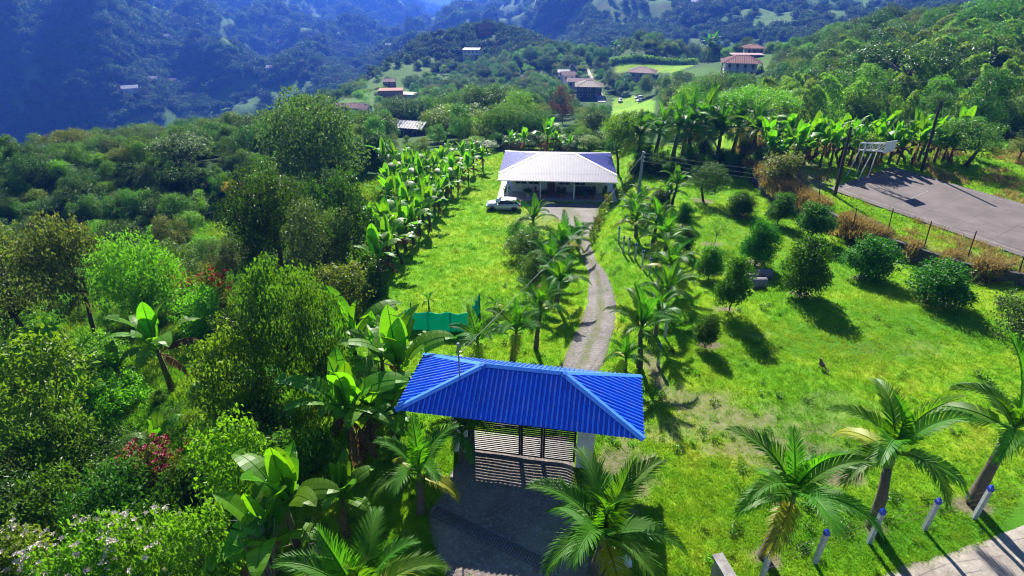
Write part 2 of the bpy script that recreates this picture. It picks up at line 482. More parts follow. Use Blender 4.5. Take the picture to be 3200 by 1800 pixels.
# ------------------------------------------------------------------ draped sheets: driveway, forecourt, road, court
def gravel_mat(name, c1, c2, c3, sc_=9.0, b=.05, tracks=None):
    m, nt, out = new_mat(name)
    geo = N(nt, "ShaderNodeNewGeometry"); pos = geo.outputs["Position"]
    big = noise(nt, .55, 5, .65, pos); fine = noise(nt, sc_, 5, .75, pos)
    vo = N(nt, "ShaderNodeTexVoronoi"); vo.inputs["Scale"].default_value = sc_ * 1.4; nt.links.new(pos, vo.inputs["Vector"])
    c = mixc(nt, ramp(nt, big.outputs[0], [(.4, (0, 0, 0)), (.62, (1, 1, 1))]).outputs[0], c1, c2)
    c = mixc(nt, ramp(nt, fine.outputs[0], [(.5, (0, 0, 0)), (.72, (1, 1, 1))]).outputs[0], c, c3)
    c = mixc(nt, .15, c, vo.outputs["Distance"], 'SOFT_LIGHT')
    if tracks:
        ac = N(nt, "ShaderNodeAttribute", attribute_name="across")
        w_ = math_n(nt, 'ADD', ac.outputs["Fac"], math_n(nt, 'MULTIPLY', math_n(nt, 'SUBTRACT', big.outputs[0], .5), .35))
        tr_ = ramp(nt, w_, [(.10, (1, 1, 1)), (.20, (0, 0, 0)), (.36, (0, 0, 0)), (.46, (1, 1, 1)), (.56, (1, 1, 1)), (.66, (0, 0, 0)), (.82, (0, 0, 0)), (.92, (1, 1, 1))])
        sp = ramp(nt, fine.outputs[0], [(.38, (.25, .25, .25)), (.6, (1, 1, 1))])
        c = mixc(nt, math_n(nt, 'MULTIPLY', tr_.outputs[0], sp.outputs[0]), c, tracks)
    p = N(nt, "ShaderNodeBsdfPrincipled"); p.inputs["Roughness"].default_value = .9
    nt.links.new(c, p.inputs["Base Color"])
    h = math_n(nt, 'ADD', fine.outputs[0], math_n(nt, 'MULTIPLY', big.outputs[0], 1.2))
    nt.links.new(bump(nt, h, b), p.inputs["Normal"]); nt.links.new(p.outputs[0], out.inputs[0])
    return m
def drape(name, rows, mat, off=.05, sub=6, na=14, edge=.06, jit=.35):
    """rows: list of (left, right) ground points; the sheet follows the ground, its ragged border dips under the grass"""
    L = np.array([[a.x, a.y] for a, b in rows]); R = np.array([[b.x, b.y] for a, b in rows])
    t = np.arange(len(rows)); tt = np.linspace(0, len(rows) - 1, (len(rows) - 1) * sub + 1)
    Li = np.stack([np.interp(tt, t, L[:, 0]), np.interp(tt, t, L[:, 1])], -1)
    Ri = np.stack([np.interp(tt, t, R[:, 0]), np.interp(tt, t, R[:, 1])], -1)
    k = np.linspace(0, 1, na)
    X = Li[:, None, :] * (1 - k)[None, :, None] + Ri[:, None, :] * k[None, :, None]
    jx = (fbm(X[..., 0] / .8, X[..., 1] / .8, 3, 81) - .5) * jit
    z = H(X[..., 0], X[..., 1]) + off
    e = np.minimum(k, 1 - k)[None, :] * np.hypot(*(Ri - Li).T)[:, None]
    z = z - (off + edge) * (1 - sstep(0, .5, e + jx))
    n, m_ = X.shape[:2]
    ii = np.arange(n * m_).reshape(n, m_)
    f = np.stack([ii[:-1, :-1], ii[:-1, 1:], ii[1:, 1:], ii[1:, :-1]], -1).reshape(-1, 4)
    me = mesh_np(name, np.concatenate([X, z[..., None]], -1).reshape(-1, 3), f, mat, True)
    a_ = me.attributes.new('across', 'FLOAT', 'POINT'); a_.data.foreach_set('value', np.tile(k, n).astype(np.float32))
    o = place(name, me); tag(o, kind="structure"); return o
GRAV = gravel_mat("drive_gravel", (.135, .115, .11), (.20, .175, .165), (.33, .31, .30), 6.0, .09, (.12, .125, .05))
GRAV2 = gravel_mat("forecourt_gravel", (.17, .135, .12), (.25, .205, .18), (.40, .36, .33), 7.0, .09)
ROADM = gravel_mat("dirt_road", (.24, .20, .17), (.32, .28, .24), (.38, .34, .30), 3.0, .05)
rows = [(G(a, y), G(b, y)) for y, a, b in ((1075,1225,1440),(1000,1300,1470),(950,1370,1500),(915,1405,1532),(870,1424,1543),(820,1448,1558),(770,1466,1560),(720,1474,1548),(685,1474,1530),(655,1464,1506),(625,1448,1494),(600,1436,1490),(575,1424,1502),(550,1396,1510),(530,1340,1514),(512,1312,1516))]
drape("driveway", rows, GRAV, .06, 5, 18)
rows = [(G(a, y), G(b, y)) for y, a, b in ((1600,1060,1600),(1500,1090,1560),(1449,1105,1540),(1400,1085,1500),(1340,1070,1480),(1290,1062,1465),(1230,1100,1460),(1180,1130,1455),(1140,1150,1450),(1100,1185,1445))]
drape("forecourt", rows, GRAV2, .06, 5, 22)
ra, rb = G(2150, 1452), G(2576, 1303)
rd = (rb - ra).normalized(); rn = Vector((rd.y, -rd.x, 0))
rows = []
for k in range(-7, 14):
    c = ra + rd * (k * 3.0)
    rows.append((c, c + rn * 7.0))
drape("dirt_road", rows, ROADM, .05, 3, 16, .07, .8)

# grass strip wear in the middle of the drive is grown later; court slab
conc, nt, out = new_mat("court_concrete")
geo = N(nt, "ShaderNodeNewGeometry"); pos = geo.outputs["Position"]
n1 = noise(nt, .35, 6, .7, pos); n2 = noise(nt, 6.0, 5, .75, pos)
c = ramp(nt, n1.outputs[0], [(.3, (.085, .065, .06)), (.5, (.125, .10, .095)), (.72, (.17, .14, .135))]).outputs[0]
c = mixc(nt, ramp(nt, n2.outputs[0], [(.62, (0, 0, 0)), (.8, (1, 1, 1))]).outputs[0], c, (.24, .21, .20))
p = N(nt, "ShaderNodeBsdfPrincipled"); p.inputs["Roughness"].default_value = .85
nt.links.new(c, p.inputs["Base Color"]); nt.links.new(bump(nt, n2.outputs[0], .01), p.inputs["Normal"]); nt.links.new(p.outputs[0], out.inputs[0])
def on_plane(px, py, z):
    u, t = ray(px, py); Y = (z - CAMZ) / t
    return Vector((u * Y, Y, z))
CZ = COURT_Z + .08
ca, cb, cc = on_plane(2083, 474, CZ), on_plane(2247, 419, CZ), on_plane(2700, 690, CZ)
cu = (cc - ca); cw = (cb - ca); 
court = empty("basketball_court", (0, 0, 0)); tag(court, kind="structure")
nu, nw = 7, 4
for i in range(nu):
    for j in range(nw):
        a = .006 / cu.length * 1; b = .006 / cw.length
        q = [ca + cu * (i + s) / nu + cw * (j + r) / nw for s, r in ((a * nu, b * nw), (1 - a * nu, b * nw), (1 - a * nu, 1 - b * nw), (a * nu, 1 - b * nw))]
        dz = Vector((0, 0, random.uniform(-.006, .006)))
        MB().add([v - Vector((0, 0, .3)) for v in q] + [v + dz for v in q], [[4, 5, 6, 7], [0, 1, 5, 4], [1, 2, 6, 5], [2, 3, 7, 6], [3, 0, 4, 7]]).build("slab", conc, court)
pl = solid("court_line_paint", (.36, .33, .30), (.16, .14, .13), .8, scale=3)
def cline(s0, r0, s1, r1, w=.05):
    a = ca + cu * s0 + cw * r0; b = ca + cu * s1 + cw * r1
    d = (b - a).normalized(); n = Vector((-d.y, d.x, 0)) * w; up = Vector((0, 0, .012))
    MB().add([a - n + up, b - n + up, b + n + up, a + n + up], [[0, 1, 2, 3]]).build("painted_line", pl, court)
for a in ((.05, .06, 1, .06), (.05, .94, 1, .94), (.05, .06, .05, .94), (.05, .32, .3, .36), (.05, .68, .3, .64), (.3, .36, .3, .64)): cline(*a)

# ------------------------------------------------------------------ retaining wall under the court
stone = solid("retaining_concrete", (.13, .115, .10), (.05, .043, .038), .9, scale=1.3, bumpd=.03)
rw = empty("retaining_wall", (float(WALL[2][0]), float(WALL[2][1]), 0))
tag(rw, "weathered concrete retaining wall below the basketball court, edging the orchard lawn", "wall")
pts = []
for (ax, ay), (bx, by) in zip(WALL[:-1], WALL[1:]):
    n = max(2, int(math.hypot(bx - ax, by - ay) / 1.6))
    pts += [(ax + (bx - ax) * k / n, ay + (by - ay) * k / n) for k in range(n)]
for k, ((ax, ay), (bx, by)) in enumerate(zip(pts[:-1], pts[1:])):
    d = Vector((bx - ax, by - ay, 0)); L = d.length; ang = math.atan2(d.y, d.x)
    
    zb = min(Hs(ax - .7, ay - .5), Hs(bx - .7, by - .5)) - .3
    top = COURT_Z + .10 + random.uniform(-.04, .04)
    mid = Vector(((ax + bx) / 2, (ay + by) / 2, 0))
    m = MB().box((mid.x, mid.y, (zb + top) / 2), (L - .025, .34 + random.uniform(-.03, .03), top - zb), ang)
    o = m.build("wall_panel", stone, rw); o.matrix_parent_inverse = Matrix.Translation(-rw.location)

# ------------------------------------------------------------------ corrugated roofs
def corr_slope(A, B, TA, TB, pitch, amp, mat, name, parent, over=0.0):
    """sheet with trapezoid ribs running up the slope from eave A-B to the ridge TA-TB"""
    A, B, TA, TB = map(Vector, (A, B, TA, TB))
    ex = (B - A); Le = ex.length; ex.normalize()
    n = ex.cross(TA - A).normalized()
    if n.z < 0: n = -n
    up = n.cross(ex).normalized()
    if (TA - A).dot(up) < 0: up = -up
    sa, sb = (TA - A).dot(ex), (TB - A).dot(ex); h = (TA - A).dot(up)
    ss, oo = [], []
    k = 0
    while k * pitch < Le:
        for f, o in ((0, 0), (.5, 0), (.6, 1), (.9, 1)):
            s = (k + f) * pitch
            if s < Le: ss.append(s); oo.append(o)
        k += 1
    ss.append(Le); oo.append(0)
    m = MB(); v = []; 
    for s, o in zip(ss, oo):
        if s < sa: t = h * s / max(sa, 1e-6)
        elif s > sb: t = h * (Le - s) / max(Le - sb, 1e-6)
        else: t = h
        v.append(A + ex * s + n * (o * amp) - up * over); v.append(A + ex * s + up * max(t, .001) + n * (o * amp))
    fs = []
    for i in range(len(ss) - 1):
        fs.append([2 * i, 2 * i + 2, 2 * i + 3, 2 * i + 1])
    m.add(v, fs)
    o = m.build(name, mat, parent)
    return o, n
def cap(P, Q, d1, d2, w, lift, mat, parent, name="ridge_cap"):
    P, Q, d1, d2 = map(Vector, (P, Q, d1, d2))
    d1 = d1.normalized() * w; d2 = d2.normalized() * w; u = Vector((0, 0, lift))
    th = Vector((0, 0, -.02))
    v = [P + u, Q + u, Q + u + d1, P + u + d1, Q + u + d2, P + u + d2]
    v2 = [x + th for x in v]
    MB().add(v + v2, [[0, 1, 2, 3], [1, 0, 5, 4], [3, 2, 8, 9], [4, 5, 11, 10], [0, 3, 9, 6], [5, 0, 6, 11], [2, 1, 7, 8], [1, 4, 10, 7]]).build(name, mat, parent)
def perp_down(P, Q, other):
    """direction in the slope plane (P,Q,other), square to P-Q, towards other"""
    e = (Vector(Q) - Vector(P)).normalized(); d = Vector(other) - Vector(P)
    return d - e * d.dot(e)
def hip_roof(parent, x0, x1, y0, y1, ze, zr, r, pitch, amp, mats, capmat, capw=.2, yr=None):
    yr = (y0 + y1) / 2 if yr is None else yr; xc = (x0 + x1) / 2
    a, b, c, d = (x0, y0, ze), (x1, y0, ze), (x1, y1, ze), (x0, y1, ze)
    R0, R1 = (xc - r, yr, zr), (xc + r, yr, zr)
    corr_slope(a, b, R0, R1, pitch, amp, mats[0], "roof_slope", parent)
    corr_slope(b, c, R1, R1, pitch, amp, mats[1], "roof_slope", parent)
    corr_slope(c, d, R1, R0, pitch, amp, mats[2], "roof_slope", parent)
    corr_slope(d, a, R0, R0, pitch, amp, mats[3], "roof_slope", parent)
    lf = amp + .015
    cap(R0, R1, perp_down(R0, R1, a), perp_down(R0, R1, d), capw, lf, capmat, parent)
    cap(a, R0, perp_down(a, R0, b), perp_down(a, R0, d), capw, lf, capmat, parent)
    cap(b, R1, perp_down(b, R1, a), perp_down(b, R1, c), capw, lf, capmat, parent)
    cap(c, R1, perp_down(c, R1, b), perp_down(c, R1, d), capw, lf, capmat, parent)
    cap(d, R0, perp_down(d, R0, a), perp_down(d, R0, c), capw, lf, capmat, parent)

blue_paint = solid("blue_roof_paint", (.008, .125, .74), (.006, .10, .62), .22, scale=1.2, bumpd=.002, spec=.8)
blue_cap = solid("blue_cap_reflection", (.07, .26, .82), (.05, .20, .72), .3, scale=2.0, spec=.7)  # caps lighter than the slopes: their reflection is put into the colour
def weather(m, scale, vec, tint, amt, lo=.5, hi=.72):
    """dust and run-off streaks over a paint"""
    nt = m.node_tree; p = [n for n in nt.nodes if n.type == 'BSDF_PRINCIPLED'][0]; src = p.inputs["Base Color"].links[0].from_socket
    tc = N(nt, "ShaderNodeTexCoord"); mp = N(nt, "ShaderNodeMapping"); mp.inputs["Scale"].default_value = vec; nt.links.new(tc.outputs["Object"], mp.inputs[0])
    z = noise(nt, scale, 6, .7, mp.outputs[0]); f = ramp(nt, z.outputs[0], [(lo, (0, 0, 0)), (hi, (amt, amt, amt))])
    nt.links.new(mixc(nt, f.outputs[0], src, tint), p.inputs["Base Color"])
    r = ramp(nt, z.outputs[0], [(.35, (p.inputs["Roughness"].default_value,) * 3), (.75, (.6, .6, .6))]); nt.links.new(r.outputs[0], p.inputs["Roughness"])
weather(blue_paint, 1.1, (2.2, 2.2, .8), (.06, .17, .55), .35)
white_wall = solid("white_plaster", (.78, .77, .75), (.62, .60, .57), .85, scale=1.5, bumpd=.01)
black_steel = solid("black_gate_steel", (.012, .012, .016), (.02, .02, .024), .45, scale=5)
grey_steel = solid("galvanised_steel", (.38, .39, .42), (.28, .29, .31), .45, .6, scale=6)
wood_dark = solid("weathered_timber", (.055, .042, .034), (.03, .024, .02), .85, scale=3, stretch=(1, 1, .15), bumpd=.01)
post_white = solid("whitewashed_concrete", (.50, .50, .50), (.33, .33, .33), .85, scale=5, bumpd=.008)
post_blue = solid("blue_post_top", (.012, .045, .55), (.01, .035, .42), .5, scale=6)
rust = solid("rusty_iron", (.10, .055, .04), (.05, .03, .025), .8, scale=8)

g = GATE
gh = empty("gatehouse", (g['x'], g['y'], 0), g['yaw'])
tag(gh, "entrance gatehouse with bright blue corrugated hip roof on white pillars, front", "gatehouse")
hip_roof(gh, -g['L'] / 2, g['L'] / 2, -g['W'] / 2, g['W'] / 2, g['ze'], g['zr'], g['r'], .21, .06, [blue_paint] * 4, blue_cap, .17)
GA, GB, GO = -2.43, 2.5, -.67
for cx_, w in ((GA - .36, .62), (GB + .42, .74)):
    MB().box((cx_, GO + .05, 1.55), (w, .5, 3.1)).build("pillar", white_wall, gh)
    MB().box((cx_, 1.3, 1.55), (.3, .3, 3.1)).build("rear_post", white_wall, gh)
for y in (GO + .05, 1.3): MB().box((0.03, y, 3.12), (8.6, .12, .14)).build("roof_beam", black_steel, gh)
for x in (-4, -2.8, -1.4, 0, 1.4, 2.8, 4): MB().box((x, .2, 3.3), (.08, 2.4, .1)).build("rafter", black_steel, gh)
gate = empty("entrance_gate", (g['x'], g['y'], 0), g['yaw'])
tag(gate, "black steel slatted gate with wicket door between the white pillars", "gate")
sx = [GA, .02, 1.02, GB]
for i, (a, b) in enumerate(zip(sx[:-1], sx[1:])):
    fr = MB()
    w = .09
    z0, z1 = .14, 2.45
    for x in (a + w / 2 + .006, b - w / 2 - .006): fr.box((x, GO, (z0 + z1) / 2), (w, .07, z1 - z0))
    for z in (z0 + .045, z1 - .045): fr.box(((a + b) / 2, GO, z), (b - a - 2 * w - .02, .066, .09))
    f = fr.build("gate_leaf" if i != 1 else "wicket_door", black_steel, gate)
    n = 18
    sm = MB().box((0, 0, 0), (b - a - 2 * w - .014, .03, .066)).mesh("slat", black_steel)
    for k in range(n):
        place("slat", sm, f, ((a + b) / 2, GO, z0 + .15 + k * (z1 - z0 - .3) / (n - 1)))
    if i == 1: MB().box((b - .16, GO - .06, 1.1), (.05, .06, .16)).build("handle", grey_steel, f)
# service mast on the roof
mp_ = on_plane(1157, 952, 4.12)
mast = empty("service_mast", mp_); tag(mast, "thin grey service mast with insulators standing on the blue gate roof", "mast")
MB().tube([(0, 0, -.5), (0, 0, 1.75)], .035, 8).build("pole", grey_steel, mast)
MB().lathe([(.0, 1.72), (.06, 1.74), (.06, 1.84), (.0, 1.87)], 8).build("weather_cap", post_white, mast)
for z in (1.2, 1.4): MB().bar((0, 0, z), (.14, .02, z), .02).build("insulator_arm", grey_steel, mast)

# drain grate across the forecourt
da, db = G(1092, 1286), G(1380, 1428)
dv = db - da; dl = dv.length; dn = Vector((-dv.y, dv.x, 0)).normalized()
gr = empty("drain_grate", (da.x, da.y, Hs((da.x + db.x) / 2, (da.y + db.y) / 2) + .075), math.atan2(dv.y, dv.x))
tag(gr, "steel drain grate crossing the gravel forecourt before the gate", "drain grate")
fm = MB()
for y in (-.24, .24): fm.box((dl / 2, y, .0), (dl, .05, .07))
for x in (.02, dl * .62, dl * .64, dl - .02): fm.box((x, 0, -.002), (.04, .43, .06))
fm.build("frame", solid("drain_steel", (.17, .16, .18), (.10, .09, .10), .6, .1), gr)
MB().box((dl / 2, 0, -.10), (dl - .05, .42, .02)).build("channel", solid("dark_channel", (.012, .012, .014), (.008, .008, .01), .8), gr)  # channel floor in a near-black tone
bm_ = MB().box((0, 0, 0), (.045, .43, .04)).mesh("bar", MATS["drain_steel"])
n = int(dl / .115)
for k in range(1, n):
    x = k * dl / n
    if abs(x - dl * .63) > .05: place("bar", bm_, gr, (x, 0, .012))

# low block wall and white kerb block by the road
lb = G(1800, 1440)
o = MB().box((0, 0, .4), (.28, 1.5, 1.0)).box((0, 0, .93), (.42, 1.7, .09)).build("boundary_stub", solid("old_plaster", (.36, .34, .33), (.18, .16, .15), .9, scale=2.2, bumpd=.02), loc=(lb.x + .1, lb.y - .75, lb.z), rot=(0, 0, .22))
tag(o, "short stained concrete wall stub with coping by the dirt road", "wall")
kb = G(1558, 1425)
o = MB().box((0, 0, .15), (.9, .35, .45), taper=.9).build("kerb_block", white_wall, loc=(kb.x, kb.y, kb.z), rot=(0, 0, .25))
tag(o, "low white concrete block beside the forecourt palm", "kerb block")

# ------------------------------------------------------------------ main house
h = HOUSE
hs = empty("farmhouse", (h['x'], h['y'], h['fz']), h['yaw'])
tag(hs, "single-storey white farmhouse with pale metal hip roof and open veranda", "house")
zinc = solid("zinc_sheet", (.165, .165, .235), (.125, .125, .19), .6, .0, scale=.8, bumpd=.002)
zinc_side = solid("sky_tinted_zinc", (.13, .15, .46), (.08, .09, .34), .42, .1, scale=.5, stretch=(.12, 1.6, 1))  # same metal as the front; blue sky reflection put into the colour
zcap = solid("zinc_cap", (.72, .71, .76), (.6, .6, .66), .4, .2)
L2, W2 = h['L'] / 2, h['W'] / 2
ze, zr = h['ze'] - h['fz'], h['zr'] - h['fz']
hip_roof(hs, -L2, L2, -W2, W2, ze, zr, h['r'], .19, .035, [zinc, zinc_side, zinc, zinc_side], zcap, .16)
corr_slope((-L2, -W2 - 1.62, ze - .404), (L2, -W2 - 1.62, ze - .404), (-L2, -W2 + .12, ze + .021), (L2, -W2 + .12, ze + .021), .19, .035, zinc, "porch_slope", hs)
MB().box((0, -W2 - 1.60, ze - .46), (2 * L2 + .1, .05, .12)).build("gutter", zcap, hs)
tile = solid("veranda_tile", (.42, .38, .42), (.30, .26, .30), .35, scale=2)
MB().box((0, -.9, -.12), (2 * L2 + .2, 2 * W2 + 1.5, .24)).build("veranda_floor", tile, hs)
wy = -W2 + 1.3
body = MB()
body.box((0.2, (wy + W2 - .7) / 2, 1.28), (2 * L2 - 2.6, W2 - .7 - wy, 2.56))
body.build("wall", white_wall, hs)
ceil = MB().box((0, -.6, ze - .50), (2 * L2 - .3, 2 * W2 + .9, .04)); ceil.build("ceiling", solid("porch_ceiling", (.55, .53, .5)), hs)
glass = solid("dark_glass", (.02, .022, .03), (.03, .032, .04), .12, scale=1)
frame_w = solid("white_window_frame", (.7, .7, .7), (.6, .6, .6), .5)
for xc, w in ((-4.6, 1.45), (-2.95, 1.35), (.9, 1.4), (2.9, 1.3)):
    zc = 1.55; hh = 1.05
    win = MB()
    for z in (zc - hh / 2, zc + hh / 2): win.box((xc, wy - .03, z), (w + .12, .08, .07))
    for x in (xc - w / 2, xc, xc + w / 2): win.box((x, wy - .032, zc), (.07, .078, hh - .075))
    wo_ = win.build("window", frame_w, hs)
    for s in (-1, 1): MB().box((xc + s * w / 4, wy - .008, zc), (w / 2 - .07, .012, hh - .07)).build("pane", glass, wo_)
wooden = solid("varnished_door", (.16, .07, .03), (.10, .045, .02), .5, scale=2, stretch=(6, 6, .5))
dr = MB().box((-.75, wy - .03, 1.08), (.95, .07, 2.16)).build("door", wooden, hs)
MB().box((-.4, wy - .09, 1.05), (.05, .06, .14)).build("handle", grey_steel, dr)
for x in (-6.14, -2.05, 2.07, 6.2):
    MB().box((x, -W2 - 1.15, .98), (.17, .17, 1.96)).build("veranda_post", frame_w, hs)
def on_house(x, y, z=0.0):
    c, s = math.cos(h['yaw']), math.sin(h['yaw'])
    return Vector((h['x'] + x * c - y * s, h['y'] + x * s + y * c, h['fz'] + z))
terracotta = solid("terracotta", (.42, .13, .05), (.30, .09, .04), .8, scale=5)

# furniture on the veranda
def chair(loc, rz, mat, label):
    c = empty("veranda_chair", loc, rz); tag(c, label, "chair", "veranda chairs")
    MB().box((0, 0, .42), (.48, .48, .05)).build("seat", mat, c)
    MB().box((0, .23, .72), (.48, .04, .56), rx=-.12).build("backrest", mat, c)
    for x in (-.21, .21):
        for y in (-.2, .2): MB().bar((x, y, 0), (x, y, .41), .02).build("leg", mat, c)
    return c
red_plastic = solid("faded_red_plastic", (.35, .06, .07), (.28, .05, .06), .5)
chair(on_house(-2.5, -W2 + .2), 1.1, red_plastic, "faded red chair on the veranda beside the second post")
chair(on_house(.1, -W2 + .3), -.4, wooden, "brown wooden chair on the veranda right of the front door")
chair(on_house(1.0, -W2 + .1), .3, wooden, "brown wooden chair under the veranda window near the third post")
sf = empty("veranda_sofa", on_house(3.3, wy - .6), h['yaw']); tag(sf, "dark grey sofa against the veranda wall right of centre", "sofa")
sfm = solid("grey_upholstery", (.10, .10, .10), (.06, .06, .065), .9)
MB().box((0, 0, .28), (1.9, .8, .36)).build("seat", sfm, sf); MB().box((0, .33, .62), (1.9, .16, .6)).build("backrest", sfm, sf)
for s in (-1, 1): MB().box((s * .88, -.06, .5), (.16, .66, .28)).build("armrest", sfm, sf)
tb = empty("veranda_table", on_house(-.3, -W2 - .3), h['yaw']); tag(tb, "low wooden table in the middle of the veranda", "table")
MB().box((0, 0, .46), (1.1, .6, .05)).build("tabletop", wooden, tb)
for x in (-.48, .48):
    for y in (-.24, .24): MB().bar((x, y, 0), (x, y, .44), .03).build("leg", wooden, tb)
# ------------------------------------------------------------------ utility pole and wires
pb = G(1600, 545)
up = empty("utility_pole", pb); tag(up, "grey concrete utility pole standing among palms right of the farmhouse", "utility pole")
pt = W(1612, 381, pb.y); PH = pt.z - pb.z
MB().tube([(0, 0, -.3), (0, 0, PH * .5), (0, 0, PH)], [.17, .145, .11], 10).build("pole", solid("pole_concrete", (.30, .30, .31), (.22, .22, .23), .85, bumpd=.005), up)
for z in (PH - .15, PH - .55, PH - .95):
    MB().lathe([(.05, -.06), (.07, 0), (.05, .06)], 8, (.15, 0, z)).build("insulator", post_white, up)
    MB().bar((0, 0, z), (.16, 0, z), .025).build("bracket", grey_steel, up)
wire_m = solid("wire", (.22, .22, .2), (.16, .16, .15), .8, 0)
def wire(a, b, sag, r, label, name="power_line", group="overhead wires", n=14):
    a, b = Vector(a), Vector(b)
    pts = [a.lerp(b, k / n) - Vector((0, 0, sag * 4 * (k / n) * (1 - k / n))) for k in range(n + 1)]
    o = MB().tube(pts, r, 4).build(name, wire_m); tag(o, label, "wire", group); return o
PT = Vector((pb.x, pb.y, pb.z))
for i, (z, ex, ey) in enumerate(((PH - .15, 2010, 437), (PH - .55, 2012, 450), (PH - .95, 2008, 461))):
    e = W(ex, ey, 58.0)
    wire(PT + Vector((.2, 0, z)), e, .15, .013, ("top", "middle", "lowest")[i] + " of the three power lines running right from the utility pole")
wire(PT + Vector((0, 0, PH - .1)), on_house(L2 - .2, 2, ze - .2), .2, .011, "upper service wire from the utility pole to the farmhouse roof")
wire(PT + Vector((0, 0, PH - .6)), on_house(L2 - .2, -1, ze - .3), .2, .011, "lower service wire from the utility pole to the farmhouse roof")
wire(PT + Vector((0, 0, PH - .3)), Vector(mp_) + Vector((.1, 0, 1.4)), .5, .010, "long service wire sloping from the utility pole to the gate roof mast")
wire(PT + Vector((0, 0, PH - .4)), G(1490, 610) + Vector((0, 0, 0)), 0.0, .011, "guy wire sloping from the utility pole down to the bank", "guy_wire")
wire(W(2060, 212, 92), W(2640, 182, 95), .4, .03, "pale power line crossing in front of the bamboo hillside at right")
wire(W(1010, 262, 120) - Vector((0, 0, 12)), W(480, 545, 70), .5, .02, "thin line crossing the wood left of the lawn")

# ------------------------------------------------------------------ court poles and hoop
for k, (bx, by, tx, ty, lab) in enumerate(((2100, 492, 2142, 318, "dark leaning timber pole at the near corner of the court"), (2318, 433, 2368, 252, "tall dark timber pole on the far edge of the court"))):
    b = on_plane(bx, by, COURT_Z); t = W(tx, ty, b.y)
    o = MB().tube([(0, 0, -.2), (t - b) * .5, t - b], [.17, .15, .12], 9).build("timber_pole", wood_dark, loc=b); tag(o, lab, "pole", "timber poles by the court")
hb = on_plane(2160, 447, CZ)
hp = empty("basketball_hoop", hb, math.atan2(cu.y, cu.x))
tag(hp, "white steel basketball hoop frame with square backboard on the court", "basketball hoop")
white_steel = solid("white_steel_paint", (.74, .74, .74), (.58, .57, .56), .5, scale=4)
TZh = 2.9
for x in (-.9, .5):
    for y in (-.75, .75):
        MB().bar((x, y, 0), (x + .35, y * .55, TZh), .05).build("leg", white_steel, hp)
m = MB()
for y in (-.45, .45):
    m.bar((-.65, y, TZh), (2.2, y, TZh + .55), .05); m.bar((-.65, y, TZh + .75), (2.2, y, TZh + 1.35), .05)
    for x0, x1 in ((-.65, 0), (0, .75), (.75, 1.5), (1.5, 2.2)):
        zz = lambda x, u: TZh + (x + .65) / 2.85 * .58 + u
        m.bar((x0, y, zz(x0, 0)), (x1, y, zz(x1, .75)), .035); m.bar((x0, y, zz(x0, 0)), (x0, y, zz(x0, .76)), .035)
for x in (-.65, .75, 2.2):
    m.bar((x, -.45, TZh + (x + .65) / 2.85 * .56), (x, .45, TZh + (x + .65) / 2.85 * .56), .04)
    m.bar((x, -.45, TZh + .76 + (x + .65) / 2.85 * .58), (x, .45, TZh + .76 + (x + .65) / 2.85 * .58), .04)
m.build("boom_frame", white_steel, hp)
MB().box((2.27, 0, TZh + 1.05), (.05, 1.75, 1.15)).build("backboard", white_steel, hp)
rg = MB(); pts = [(2.5 + .23 + .23 * math.cos(a), .23 * math.sin(a), TZh + .62) for a in np.linspace(0, 2 * math.pi, 17)]
rg.tube(pts, .012, 5, False); rg.bar((2.29, 0, TZh + .62), (2.5, 0, TZh + .62), .02); rg.build("rim", rust, hp)

# iron fence posts on the terrace edge
ordn = ["first", "second", "third", "fourth", "fifth", "sixth", "seventh", "eighth", "ninth", "tenth", "eleventh", "twelfth", "thirteenth", "fourteenth", "fifteenth", "sixteenth", "seventeenth", "eighteenth", "nineteenth", "twentieth"]
def zz6(x, y): return (2100 + x * .4278) / 1.24224, (600 + y * .4278) / 1.24224
iron = []
for k, (bx, by, tx, ty) in enumerate(((1322, 245, 1352, 115), (1575, 295, 1618, 120), (1840, 410, 1897, 212), (2160, 480, 2225, 285), (2535, 590, 2590, 420), )):
    b = on_plane(*zz6(bx, by), COURT_Z); px, py = zz6(tx, ty); t = W(px, py, b.y)
    o = MB().tube([(0, 0, -.2), t - b], .045, 6).build("iron_fence_post", rust, loc=b); iron.append(t)
    tag(o, ordn[k] + " dark iron fence post from the left along the near court edge", "fence post", "iron posts along the court edge")
for k, (px, py, tx, ty) in enumerate(((2012, 487, 2018, 437), (2059, 512, 2064, 465))):
    b = on_plane(px, py, COURT_Z); t = W(tx, ty, b.y)
    o = MB().tube([(0, 0, -.2), t - b], .045, 6).build("iron_fence_post", rust, loc=b)
    tag(o, ("dark iron post in dry grass below the ends of the power lines", "thin iron post between the dry grass and the near timber pole")[k], "fence post", "iron posts along the court edge")
for z in (.15, .75):
    for k, (a, b) in enumerate(zip(iron[:-1], iron[1:])):
        o = MB().tube([a - Vector((0, 0, z)), (a + b) / 2 - Vector((0, 0, z + .06)), b - Vector((0, 0, z))], .008, 4).build("fence_wire", rust)
        tag(o, ("upper" if z < .5 else "lower") + " wire between the " + ordn[k] + " and " + ordn[k + 1] + " iron posts of the court", "wire", "court fence wires")
